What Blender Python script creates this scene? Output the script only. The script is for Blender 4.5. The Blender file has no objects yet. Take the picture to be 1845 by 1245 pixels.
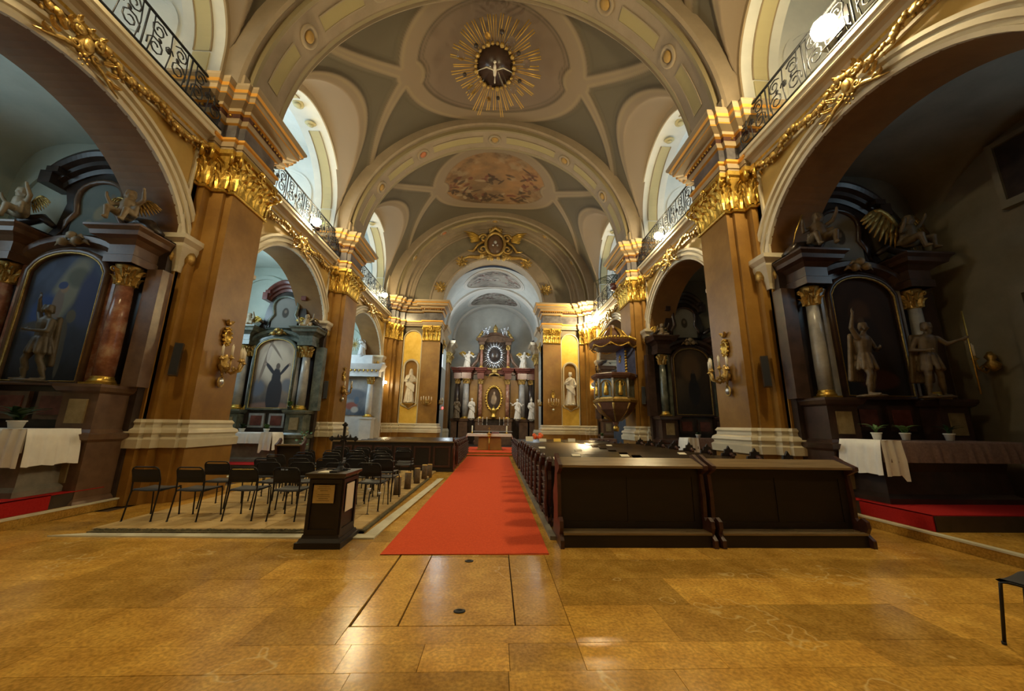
import bpy, bmesh, math, random
import numpy as np
from mathutils import Matrix, Vector
PI = math.pi
SC = bpy.context.scene
COL = SC.collection
random.seed(7)

# ---------------------------------------------------------------- camera
cd = bpy.data.cameras.new('camera')
cam = bpy.data.objects.new('camera', cd); COL.objects.link(cam)
cd.sensor_fit = 'HORIZONTAL'; cd.sensor_width = 36.0
cd.lens = 662.0 / 1845.0 * 36.0
cd.clip_start = 0.05; cd.clip_end = 200
_d = Vector((893 - 922.5, 765 - 622.5, 662.0)).normalized()       # nave axis in camera space (x right, y down, z forward)
_h = Vector((1, .0143, 0))
_n = _d.cross(_h).normalized()
if _n.y > 0: _n = -_n
_x = _n.cross(_d) * -1.0
if _x.x < 0: _x = -_x
# rows: world X, Y, Z written in camera space -> columns of the camera matrix
R = Matrix(((_x.x, _x.y, _x.z), (_d.x, _d.y, _d.z), (_n.x, _n.y, _n.z)))
right, down, fwd = R @ Vector((1, 0, 0)), R @ Vector((0, 1, 0)), R @ Vector((0, 0, 1))
M = Matrix.Identity(4)
for i in range(3):
    M[i][0] = right[i]; M[i][1] = -down[i]; M[i][2] = -fwd[i]
M.translation = Vector((.35, 0, 1.55))
cam.matrix_world = M
SC.camera = cam

# ---------------------------------------------------------------- view, world
SC.view_settings.view_transform = 'Standard'
SC.view_settings.look = 'None'
SC.view_settings.gamma = 1.0
SC.view_settings.use_curve_mapping = False
SC.view_settings.exposure = 0.0
wd = bpy.data.worlds.new('world'); SC.world = wd; wd.use_nodes = True
wd.node_tree.nodes['Background'].inputs[0].default_value = (.55, .65, .8, 1)
wd.node_tree.nodes['Background'].inputs[1].default_value = 0.05

WARM = (1.0, .79, .42)
LAMPS = [  # gallery flood lamps, the last pair added as unseen fill: (x, y, z, watts, bulb radius, label); every one has a housing behind it, towards the gallery
    (6.10, 5.02, 8.62, 860, .20, 'blazing flood lamp on the right gallery ledge nearest the camera'),
    (-6.10, 3.9, 8.68, 520, .14, 'flood lamp on the left gallery ledge above the big left arch'),
    (6.10, 12.02, 8.36, 620, .13, 'flood lamp on the right ledge between near pier and pulpit'),
    (-6.10, 12.06, 8.46, 760, .13, 'flood lamp on the left ledge above the friar altar'),
    (5.95, 21.45, 7.95, 850, .14, 'flood lamp above the right chancel niche beyond the pulpit canopy'),
    (-6.05, 20.0, 8.62, 480, .13, 'flood lamp at the far end of the left gallery'),
    (6.10, -2.0, 8.7, 420, .13, 'added unseen fill lamp on the right gallery ledge behind the viewer'),
    (-6.10, -2.0, 8.7, 420, .13, 'added unseen fill lamp on the left gallery ledge behind the viewer')]
def area(name, loc, rot, sx, sy, watts, col):
    l = bpy.data.lights.new(name, 'AREA'); l.shape = 'RECTANGLE'; l.size = sx; l.size_y = sy
    l.energy = watts; l.color = col
    o = bpy.data.objects.new(name, l); COL.objects.link(o); o.location = loc; o.rotation_euler = rot
    return o
DAY = (.62, .86, 1.0)
SY = [5.15, 11.85, 18.95]
for i, y in enumerate(SY):                                         # daylight through the gallery windows
    area('gallery_daylight', (-10.1, y, 10.8), (0, -PI / 2, 0), 3.0, 2.6, (40, 150, 140)[i], DAY)
    area('gallery_daylight', (10.1, y, 10.8), (0, PI / 2, 0), 3.0, 2.6, (12, 75, 100)[i], (.75, .9, 1.0))
for i, (y, w) in enumerate(((5.0, 42), (11.6, 150), (18.6, 230))):           # chapel windows, left side
    area('chapel_daylight', (-10.1, y, 5.6), (0, -PI / 2, 0), 2.2, 2.2, w, DAY)
area('chapel_daylight', (10.1, 4.2, 5.8), (0, PI / 2, 0), 1.6, 1.6, 16, DAY)
area('chapel_daylight', (10.1, 18.6, 4.5), (0, PI / 2, 0), 1.6, 2.2, 60, DAY)
area('chancel_daylight', (-3.35, 27.0, 8.2), (0, -PI / 2, 0), 3.0, 1.6, 320, (.8, .93, 1.0))
area('chancel_daylight', (3.35, 27.0, 8.2), (0, PI / 2, 0), 3.0, 1.6, 150, (.8, .93, 1.0))

# ---------------------------------------------------------------- materials
def mat(name, base, rough=.6, metal=0., c2=None, scale=3., amt=.5, bump=0., bscale=None, spec=None, emit=None, estr=0., c3=None, objrand=0., detail=5., attr=None, trans=0., stretch=None, spec_t=None):
    m = bpy.data.materials.new(name); m.use_nodes = True
    nt = m.node_tree; N = nt.nodes; L = nt.links
    b = N['Principled BSDF']
    def c4(c): return (c[0], c[1], c[2], 1)
    b.inputs['Base Color'].default_value = c4(base)
    b.inputs['Roughness'].default_value = rough
    b.inputs['Metallic'].default_value = metal
    if spec is not None: b.inputs['Specular IOR Level'].default_value = spec
    if trans: b.inputs['Transmission Weight'].default_value = trans
    if emit:
        b.inputs['Emission Color'].default_value = c4(emit); b.inputs['Emission Strength'].default_value = estr
    geo = N.new('ShaderNodeNewGeometry'); src = geo.outputs['Position']
    if stretch:
        mp = N.new('ShaderNodeMapping'); mp.inputs['Scale'].default_value = stretch
        L.new(src, mp.inputs['Vector']); src = mp.outputs[0]
    colout = None
    if attr:
        a = N.new('ShaderNodeAttribute'); a.attribute_name = attr; colout = a.outputs['Color']
    if c2:
        t = N.new('ShaderNodeTexNoise'); t.inputs['Scale'].default_value = scale
        t.inputs['Detail'].default_value = detail; t.inputs['Roughness'].default_value = .62
        L.new(src, t.inputs['Vector'])
        r = N.new('ShaderNodeValToRGB'); e = r.color_ramp.elements
        e[0].position = .5 - amt * .32; e[1].position = .5 + amt * .32
        e[0].color = c4(base); e[1].color = c4(c2)
        if c3:
            q = e.new(.5); q.color = c4(c3)
        L.new(t.outputs['Fac'], r.inputs['Fac']); colout = r.outputs['Color']
    if objrand and colout:
        oi = N.new('ShaderNodeObjectInfo'); mr = N.new('ShaderNodeMapRange')
        mr.inputs['To Min'].default_value = 1 - objrand; mr.inputs['To Max'].default_value = 1 + objrand
        L.new(oi.outputs['Random'], mr.inputs['Value'])
        mx = N.new('ShaderNodeVectorMath'); mx.operation = 'SCALE'
        L.new(colout, mx.inputs[0]); L.new(mr.outputs[0], mx.inputs['Scale']); colout = mx.outputs[0]
    if colout: L.new(colout, b.inputs['Base Color'])
    if bump:
        t = N.new('ShaderNodeTexNoise'); t.inputs['Scale'].default_value = bscale or scale * 3
        t.inputs['Detail'].default_value = 4; L.new(src, t.inputs['Vector'])
        bp = N.new('ShaderNodeBump'); bp.inputs['Strength'].default_value = bump; bp.inputs['Distance'].default_value = .02
        L.new(t.outputs['Fac'], bp.inputs['Height']); L.new(bp.outputs[0], b.inputs['Normal'])
    return m
MT = dict(
    pier=mat('stucco_marble', (.17, .078, .014), .40, c2=(.37, .20, .044), c3=(.26, .13, .022), scale=1.1, amt=.75, bump=.05, bscale=9),
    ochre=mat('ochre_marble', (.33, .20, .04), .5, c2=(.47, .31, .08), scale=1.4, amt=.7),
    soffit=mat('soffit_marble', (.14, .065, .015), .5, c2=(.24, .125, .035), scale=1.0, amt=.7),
    cream=mat('cream_stone', (.52, .46, .33), .45, c2=(.62, .56, .42), scale=2, amt=.6),
    ceil=mat('painted_cornice', (.28, .21, .125), .6, c2=(.35, .27, .165), scale=1.3, amt=.6),
    frieze=mat('grey_marble', (.045, .042, .048), .3, c2=(.17, .155, .16), scale=2.3, amt=.6),
    gold=mat('gilding', (.46, .29, .05), .32, .85, c2=(.72, .48, .11), scale=14, amt=.6, bump=.25, bscale=40),
    gold2=mat('old_gilding', (.30, .19, .05), .42, .7, c2=(.56, .38, .12), scale=20, amt=.6, bump=.3, bscale=50),
    gilt=mat('gilt_line', (.75, .38, .07), .4, .5),
    plaster=mat('white_plaster', (.62, .64, .62), .8, c2=(.70, .71, .68), scale=1.5, amt=.5),
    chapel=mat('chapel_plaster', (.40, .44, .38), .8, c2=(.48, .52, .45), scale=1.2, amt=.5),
    chapeld=mat('shaded_chapel_plaster', (.15, .135, .10), .8, c2=(.21, .19, .145), scale=1.2, amt=.5),  # chapel plaster darkened, the gloom of the right chapels is in the colour
    yellow=mat('pale_yellow_panel', (.50, .45, .26), .8),
    niche=mat('yellow_stucco', (.78, .50, .06), .6, c2=(.90, .62, .12), scale=3, amt=.5),
    wood=mat('dark_wood', (.006, .0035, .003), .5, c2=(.012, .006, .005), scale=6, amt=.6, stretch=(.5, 6, 2)),
    woodc=mat('carved_red_wood', (.035, .013, .010), .4, c2=(.07, .026, .018), scale=12, amt=.6),
    woodt=mat('lit_wood_top', (.15, .105, .055), .26, c2=(.24, .17, .095), scale=3, amt=.6, stretch=(.6, 8, 8)),  # tops lightened, the lamp light on them is painted into the wood
    black=mat('black_fabric', (.010, .010, .014), .75), metal=mat('black_metal', (.012, .012, .014), .35, .4),
    iron=mat('wrought_iron', (.02, .022, .028), .5, .5),
    red=mat('red_carpet', (.60, .075, .028), .95, c2=(.74, .11, .040), scale=45, amt=.6, bump=.3, bscale=300, spec=.1),
    redd=mat('altar_carpet', (.32, .012, .012), .95, c2=(.4, .02, .018), scale=40, amt=.6, spec=.1),
    floor=mat('limestone', (.38, .195, .030), .2, c2=(.68, .41, .085), c3=(.52, .29, .052), spec=.38, scale=3.2, amt=.75, bump=.07, bscale=14, objrand=.24, detail=8),
    floord=mat('limestone_joint', (.05, .03, .015), .8),
    oldstone=mat('worn_stone', (.36, .23, .075), .6, c2=(.58, .41, .17), scale=3.5, amt=.8, bump=.5, bscale=12, objrand=.1),
    whitestone=mat('white_stone', (.55, .52, .38), .5, c2=(.66, .64, .50), scale=5, amt=.5),
    cloth=mat('white_cloth', (.72, .72, .72), .85, c2=(.8, .8, .79), scale=4, amt=.4),
    lace=mat('mauve_altar_cloth', (.17, .11, .10), .8, c2=(.25, .17, .155), scale=25, amt=.6),
    stat=mat('white_marble', (.62, .58, .50), .5, c2=(.72, .68, .60), scale=6, amt=.4),
    statd=mat('shaded_polychrome', (.07, .048, .026), .5, c2=(.17, .12, .065), scale=7, amt=.7),  # statue tone darkened, the dim chapel's shade is part of the colour
    flesh=mat('painted_flesh', (.26, .20, .12), .5, c2=(.34, .27, .18), scale=9, amt=.5),
    mpulpit=mat('brown_red_marble', (.075, .035, .025), .3, c2=(.18, .09, .06), scale=5, amt=.7), mred=mat('red_marble', (.075, .018, .014), .28, c2=(.19, .06, .045), scale=5, amt=.7),
    mdark=mat('dark_marble', (.020, .015, .013), .28, c2=(.055, .038, .032), scale=4, amt=.7),
    mbrown=mat('brown_marble', (.09, .05, .032), .3, c2=(.17, .10, .06), scale=4, amt=.7),
    mgreen=mat('green_marble', (.045, .055, .045), .2, c2=(.17, .18, .14), scale=4, amt=.7),
    mgrey=mat('pale_grey_marble', (.24, .24, .24), .25, c2=(.40, .39, .37), scale=3, amt=.6),
    mveined=mat('red_veined_marble', (.10, .03, .02), .2, c2=(.48, .36, .25), scale=4.5, amt=.9, c3=(.30, .13, .08)),
    mwhite=mat('white_altar_marble', (.50, .50, .52), .35, c2=(.62, .62, .62), scale=3, amt=.5),
    panel=mat('inlay_panel', (.21, .155, .07), .4, c2=(.30, .23, .12), scale=7, amt=.5),
    candle=mat('candle_wax', (.80, .76, .62), .5), silver=mat('silver', (.62, .64, .68), .3, .9),
    leaf=mat('leaf', (.045, .12, .035), .5, c2=(.10, .20, .05), scale=9, amt=.6),
    leafd=mat('dark_leaf', (.012, .035, .010), .5, c2=(.03, .07, .02), scale=9, amt=.6),
    pot=mat('white_pot', (.65, .65, .62), .5), paper=mat('white_paper', (.72, .68, .56), .8),
    brass=mat('engraved_brass', (.42, .30, .10), .45, .2, c2=(.50, .37, .15), scale=9, amt=.4),
    ink=mat('ink', (.09, .06, .03), .8), glass=mat('clear_glass', (.95, .93, .93), .03, trans=1.),
    bark=mat('log_bark', (.09, .06, .035), .8, c2=(.17, .12, .07), scale=20, amt=.7, bump=.5),
    wax=mat('yellow_wood_end', (.60, .38, .10), .6), blue=mat('blue_drapery', (.035, .045, .13), .6, c2=(.07, .085, .20), scale=5, amt=.5),
    screen=mat('blue_panel', (.02, .035, .06), .6), skin=mat('painting', (1, 1, 1), .85, attr='col'),
    fresco=mat('fresco', (1, 1, 1), .85, attr='col'), rubble=mat('rubble', (.05, .045, .02), .9, c2=(.16, .13, .06), scale=14, amt=.8, bump=.8),
    bulb=mat('lamp_bulb', (1, 1, 1), .5), redlamp=mat('red_sanctuary_glass', (.5, .01, .01), .3, emit=(1, .05, .04), estr=6),
    tape=mat('pale_floor_strip', (.6, .55, .4), .6), concrete=mat('grey_stone_block', (.14, .125, .10), .7, c2=(.22, .20, .16), scale=4, amt=.5),
    flower=mat('orange_flower', (.75, .14, .03), .6))

def speckle(m):          # fine fossils and thin pale veins of the limestone
    nt = m.node_tree; N = nt.nodes; L = nt.links; b = N['Principled BSDF']; src = b.inputs['Base Color'].links[0].from_socket
    g = N.new('ShaderNodeNewGeometry')
    a = N.new('ShaderNodeTexNoise'); a.inputs['Scale'].default_value = 38; a.inputs['Detail'].default_value = 6; L.new(g.outputs['Position'], a.inputs['Vector'])
    r = N.new('ShaderNodeMapRange'); r.inputs['From Min'].default_value = .35; r.inputs['From Max'].default_value = .65; r.inputs['To Min'].default_value = .74; r.inputs['To Max'].default_value = 1.18
    L.new(a.outputs['Fac'], r.inputs['Value']); v = N.new('ShaderNodeVectorMath'); v.operation = 'SCALE'; L.new(src, v.inputs[0]); L.new(r.outputs[0], v.inputs['Scale'])
    w = N.new('ShaderNodeTexNoise'); w.inputs['Scale'].default_value = 1.3; w.inputs['Detail'].default_value = 3; L.new(g.outputs['Position'], w.inputs['Vector'])
    c = N.new('ShaderNodeValToRGB'); e = c.color_ramp.elements; e[0].position = .618; e[0].color = (0, 0, 0, 1); e[1].position = .632; e[1].color = (0, 0, 0, 1); q = e.new(.625); q.color = (.5, .5, .5, 1)
    L.new(w.outputs['Fac'], c.inputs['Fac']); x = N.new('ShaderNodeMix'); x.data_type = 'RGBA'; x.inputs[7].default_value = (.8, .62, .28, 1)
    L.new(c.outputs['Color'], x.inputs[0]); L.new(v.outputs[0], x.inputs[6]); L.new(x.outputs[2], b.inputs['Base Color'])
speckle(MT['floor'])
# ---------------------------------------------------------------- mesh builder
class MB:
    def __init__(s): s.v = []; s.f = []; s.m = []; s.sm = []
    def add(s, vs, fs, m=0, smooth=False, M=None):
        o = len(s.v)
        if M is not None: vs = [tuple(M @ Vector(v)) for v in vs]
        s.v.extend([tuple(v) for v in vs]); s.f.extend([tuple(i + o for i in f) for f in fs])
        s.m.extend([m] * len(fs)); s.sm.extend([smooth] * len(fs)); return s
    def box(s, x0, x1, y0, y1, z0, z1, m=0, M=None):
        v = [(x0, y0, z0), (x1, y0, z0), (x1, y1, z0), (x0, y1, z0), (x0, y0, z1), (x1, y0, z1), (x1, y1, z1), (x0, y1, z1)]
        return s.add(v, [(0, 3, 2, 1), (4, 5, 6, 7), (0, 1, 5, 4), (1, 2, 6, 5), (2, 3, 7, 6), (3, 0, 4, 7)], m, False, M)
    def frust(s, c, a, b, z0, z1, m=0, M=None):   # a,b = (hx,hy) at bottom and top
        x, y = c
        v = [(x - a[0], y - a[1], z0), (x + a[0], y - a[1], z0), (x + a[0], y + a[1], z0), (x - a[0], y + a[1], z0),
             (x - b[0], y - b[1], z1), (x + b[0], y - b[1], z1), (x + b[0], y + b[1], z1), (x - b[0], y + b[1], z1)]
        return s.add(v, [(0, 3, 2, 1), (4, 5, 6, 7), (0, 1, 5, 4), (1, 2, 6, 5), (2, 3, 7, 6), (3, 0, 4, 7)], m, False, M)
    def lathe(s, prof, n=12, c=(0, 0, 0), m=0, smooth=True, M=None, ph=0., sy=1.):
        vs = []; fs = []; k = len(prof)
        for j in range(n):
            a = ph + 2 * PI * j / n
            for r, z in prof: vs.append((c[0] + r * math.cos(a), c[1] + r * math.sin(a) * sy, c[2] + z))
        for j in range(n):
            q = (j + 1) % n
            for i in range(k - 1): fs.append((j * k + i, q * k + i, q * k + i + 1, j * k + i + 1))
        fs.append(tuple(j * k for j in range(n))[::-1]); fs.append(tuple(j * k + k - 1 for j in range(n)))
        return s.add(vs, fs, m, smooth, M)
    def tube(s, pts, r, n=6, m=0, M=None, closed=False, smooth=True, flat=1.):
        pts = [Vector(p) for p in pts]; k = len(pts)
        rr = r if isinstance(r, (list, tuple)) else [r] * k
        vs = []; fs = []; up = None
        for i, p in enumerate(pts):
            if closed: t = (pts[(i + 1) % k] - pts[i - 1])
            else: t = pts[min(i + 1, k - 1)] - pts[max(i - 1, 0)]
            if t.length < 1e-9: t = Vector((0, 0, 1))
            t.normalize()
            if up is None: up = Vector((0, 0, 1)) if abs(t.z) < .9 else Vector((1, 0, 0))
            u = (up - t * up.dot(t))
            if u.length < 1e-4: u = t.orthogonal()
            u.normalize(); w = t.cross(u); up = u
            for j in range(n):
                a = 2 * PI * j / n + PI / n
                vs.append(p + (u * math.cos(a) + w * math.sin(a) * flat) * rr[i])
        rng = k if closed else k - 1
        for i in range(rng):
            q = (i + 1) % k
            for j in range(n):
                fs.append((i * n + j, i * n + (j + 1) % n, q * n + (j + 1) % n, q * n + j))
        if not closed:
            fs.append(tuple(range(n))[::-1]); fs.append(tuple((k - 1) * n + j for j in range(n)))
        return s.add(vs, fs, m, smooth, M)
    def sweep(s, path, prof, m=0, M=None, flip=1, caps=True, pm=None):
        """mould a profile [(out,z)] along a plan polyline [(x,y)]; out is to the left of travel (flip=-1: right)"""
        n = len(path); k = len(prof); vs = []; fs = []
        P = [Vector(p) for p in path]
        for i in range(n):
            def nr(a, b):
                d = (b - a).normalized(); return Vector((-d.y, d.x)) * flip
            if i == 0: nn = nr(P[0], P[1]); sc = 1
            elif i == n - 1: nn = nr(P[-2], P[-1]); sc = 1
            else:
                n1, n2 = nr(P[i - 1], P[i]), nr(P[i], P[i + 1]); nn = (n1 + n2)
                nn.normalize(); sc = 1 / max(.35, nn.dot(n1))
            for o, z in prof:
                q = P[i] + nn * o * sc; vs.append((q.x, q.y, z))
        ms = []
        for i in range(n - 1):
            for j in range(k - 1):
                fs.append((i * k + j, (i + 1) * k + j, (i + 1) * k + j + 1, i * k + j + 1)); ms.append(pm[j] if pm else m)
        if caps:
            fs.append(tuple(range(k))); fs.append(tuple((n - 1) * k + j for j in range(k))[::-1]); ms += [m, m]
        o = len(s.v); s.add(vs, fs, m, False, M); s.m[-len(fs):] = ms
        return s
    def grid(s, P, m=0, smooth=True, wrap=False):
        """P: array [a][b] of points"""
        a = len(P); b = len(P[0]); vs = [tuple(p) for row in P for p in row]; fs = []
        for i in range(a - 1 + (1 if wrap else 0)):
            for j in range(b - 1):
                q = (i + 1) % a; fs.append((i * b + j, q * b + j, q * b + j + 1, i * b + j + 1))
        return s.add(vs, fs, m, smooth)
    def ext(s, poly, t0, t1, plane='xz', m=0, M=None):
        """extrude a 2D polygon along the missing axis from t0 to t1"""
        def P(a, b, t): return {'xz': (a, t, b), 'yz': (t, a, b), 'xy': (a, b, t)}[plane]
        n = len(poly); vs = [P(a, b, t0) for a, b in poly] + [P(a, b, t1) for a, b in poly]
        fs = [tuple(range(n)), tuple(range(n, 2 * n))[::-1]] + [(i, (i + 1) % n, n + (i + 1) % n, n + i) for i in range(n)]
        return s.add(vs, fs, m, False, M)
    def sph(s, c, r, m=0, n=8, sx=1, sy=1, sz=1, M=None):
        k = max(4, n // 2 + 1); prof = [(max(1e-4, r * math.sin(PI * i / k)), -r * math.cos(PI * i / k) * sz) for i in range(k + 1)]
        T = Matrix.Translation(c) @ Matrix.Diagonal((sx, sy, 1, 1))
        if M is not None: T = M @ T
        return s.lathe(prof, n, (0, 0, 0), m, True, T)
    def build(s, name, mats, parent=None, loc=None, fix=True):
        me = bpy.data.meshes.new(name)
        me.from_pydata(s.v, [], s.f)
        if not isinstance(mats, (list, tuple)): mats = [mats]
        for q in mats: me.materials.append(MT[q] if isinstance(q, str) else q)
        me.polygons.foreach_set('material_index', s.m); me.polygons.foreach_set('use_smooth', s.sm)
        if fix and len(s.f) < 30000:
            bm = bmesh.new(); bm.from_mesh(me); bmesh.ops.recalc_face_normals(bm, faces=bm.faces); bm.to_mesh(me); bm.free()
        me.update()
        o = bpy.data.objects.new(name, me); COL.objects.link(o)
        if parent is not None: o.parent = parent
        if loc is not None: o.location = loc
        return o
def tag(o, label=None, cat=None, group=None, kind=None):
    if label: o['label'] = label
    if cat: o['category'] = cat
    if group: o['group'] = group
    if kind: o['kind'] = kind
    return o
def thing(name, label, cat, loc=(0, 0, 0), rz=0, group=None):
    o = bpy.data.objects.new(name, None); COL.objects.link(o); o.location = loc; o.rotation_euler = (0, 0, rz)
    o.empty_display_size = .1
    return tag(o, label, cat, group)
def struct(name):
    o = bpy.data.objects.new(name, None); COL.objects.link(o); o['kind'] = 'structure'; return o
def dup(r, loc=None, rz=None, label=None, group=None, sc=None):
    def cp(o, par):
        c = o.copy(); COL.objects.link(c)
        if par: c.parent = par
        for ch in list(o.children): cp(ch, c)
        return c
    c = cp(r, None)
    if loc is not None: c.location = loc
    if rz is not None: c.rotation_euler = (0, 0, rz)
    if sc is not None: c.scale = (sc, sc, sc) if not isinstance(sc, tuple) else sc
    if label: c['label'] = label
    if group: c['group'] = group
    return c
ORD = ['first', 'second', 'third', 'fourth', 'fifth', 'sixth', 'seventh', 'eighth', 'ninth', 'tenth', 'eleventh']
def T(x, y, z): return Matrix.Translation((x, y, z))
def RZ(a): return Matrix.Rotation(a, 4, 'Z')
def RX(a): return Matrix.Rotation(a, 4, 'X')
def RY(a): return Matrix.Rotation(a, 4, 'Y')
def SCL(a, b=None, c=None): return Matrix.Diagonal((a, b or a, c or a, 1))
def vnoise(u, v, seed, oct=5, base=3):
    rs = np.random.RandomState(seed); out = np.zeros_like(u); amp = 1.; tot = 0.
    for k in range(oct):
        n = base * 2 ** k; g = rs.rand(n + 2, n + 2)
        x = np.clip(u, 0, .9999) * n; y = np.clip(v, 0, .9999) * n; i = x.astype(int); j = y.astype(int); a = x - i; b = y - j
        a = a * a * (3 - 2 * a); b = b * b * (3 - 2 * b)
        out += amp * ((g[i, j] * (1 - a) + g[i + 1, j] * a) * (1 - b) + (g[i, j + 1] * (1 - a) + g[i + 1, j + 1] * a) * b)
        tot += amp; amp *= .55
    return out / tot
def mixc(a, b, t): return a * (1 - t[..., None]) + b * t[..., None]
def gridmesh(name, P, cols, m, parent=None, mask=None):
    """P,cols arrays (a,b,3); quads whose corners are all in mask"""
    a, b = P.shape[:2]; idx = np.arange(a * b).reshape(a, b)
    q = np.stack([idx[:-1, :-1], idx[1:, :-1], idx[1:, 1:], idx[:-1, 1:]], -1).reshape(-1, 4)
    if mask is not None:
        mk = mask.reshape(-1); q = q[mk[q].all(1)]
    me = bpy.data.meshes.new(name); me.from_pydata(P.reshape(-1, 3).tolist(), [], q.tolist())
    ca = me.attributes.new('col', 'FLOAT_COLOR', 'POINT')
    ca.data.foreach_set('color', np.c_[cols.reshape(-1, 3), np.ones(a * b)].astype(np.float32).ravel())
    me.materials.append(MT[m]); me.polygons.foreach_set('use_smooth', [True] * len(me.polygons))
    o = bpy.data.objects.new(name, me); COL.objects.link(o)
    if parent is not None: o.parent = parent
    return o
# emissive bulb
b_ = MT['bulb'].node_tree.nodes['Principled BSDF']
b_.inputs['Base Color'].default_value = (0, 0, 0, 1)
def spot(name, loc, to, w, ang, col=WARM, r=.06):
    l = bpy.data.lights.new(name, 'SPOT'); l.energy = w; l.spot_size = ang; l.spot_blend = .6; l.color = col; l.shadow_soft_size = r
    o = bpy.data.objects.new(name, l); COL.objects.link(o); o.location = loc
    o.rotation_euler = (Vector(to) - Vector(loc)).to_track_quat('-Z', 'Y').to_euler(); return o
for q in (-1, 1): spot('added_altar_spot', (q * 3.1, 24.6, 6.6), (-q * .4, 31, 4.2), 420, 1.3, (1, .82, .55))  # added spots, hidden behind the arch piers, to warm the high altar
# ================================================================ architecture
WX, JX, OX = 6.5, 7.5, 10.3             # wall face, jamb depth, outer wall
PIERS = [-4.9, 1.8, 8.5, 15.2]          # pier centres
HJ = .95
def ell(hw, rise, yc, zs, n, r=0.):
    return [(yc - (hw + r) * math.cos(PI * i / n), zs + (rise + r) * math.sin(PI * i / n)) for i in range(n + 1)]
def arch_wall(mb, s, x0, x1, ya, yb, z0, z1, yc, hw, zs, rise, n=56, mf=0, ms=1, mk=2):
    """wall slab between |x|=x0 and x1 with an arched opening open down to z0"""
    pts = ell(hw, rise, yc, zs, n)
    outer = [(ya, z0), (ya, z1)] + [(p[0], z1) for p in pts] + [(yb, z1), (yb, z0)]
    for X, m in ((x0, mf), (x1, mk)):
        vs = [(s * X, y, z) for y, z in pts] + [(s * X, y, z1) for y, z in pts]
        k = n + 1
        mb.add(vs, [(i, i + 1, k + i + 1, k + i) for i in range(n)], m)
        mb.add([(s * X, ya, z0), (s * X, yc - hw, z0), (s * X, yc - hw, zs), (s * X, yc - hw, z1), (s * X, ya, z1)], [(0, 1, 2, 3, 4)], m)
        mb.add([(s * X, yb, z0), (s * X, yc + hw, z0), (s * X, yc + hw, zs), (s * X, yc + hw, z1), (s * X, yb, z1)], [(0, 1, 2, 3, 4)], m)
    pp = [(yc - hw, z0)] + pts + [(yc + hw, z0)]
    k = len(pp)
    mb.add([(s * x0, y, z) for y, z in pp] + [(s * x1, y, z) for y, z in pp], [(i, i + 1, k + i + 1, k + i) for i in range(k - 1)], ms)
    return mb
def arch_band(mb, s, x, yc, hw, zs, rise, prof, n=36, m=0, leg=None, pm=None):
    """moulding that follows an arch; prof = [(radial offset, projection from the face)]"""
    rows = []
    if leg is not None: rows.append([(s * (x - p), yc - hw - r, leg) for r, p in prof])
    for i in range(n + 1):
        a = PI * i / n
        rows.append([(s * (x - p), yc - (hw + r) * math.cos(a), zs + (rise + r) * math.sin(a)) for r, p in prof])
    if leg is not None: rows.append([(s * (x - p), yc + hw + r, leg) for r, p in prof])
    k = len(prof); vs = [p for r in rows for p in r]; fs = []; ms = []
    for i in range(len(rows) - 1):
        for j in range(k - 1): fs.append((i * k + j, (i + 1) * k + j, (i + 1) * k + j + 1, i * k + j + 1)); ms.append(pm[j] if pm else m)
    mb.add(vs, fs, m); mb.m[-len(fs):] = ms
SIDES = ((-1, 'left'), (1, 'right'))
BAYS = [(-4.9, 1.8, -1.55, 2.43), (1.8, 8.5, 5.15, 2.43), (8.5, 15.2, 11.85, 2.43), (15.2, 23.0, 18.95, 2.6)]
ARCZ, ARCR = 4.85, 2.25
walls = {}
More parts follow.
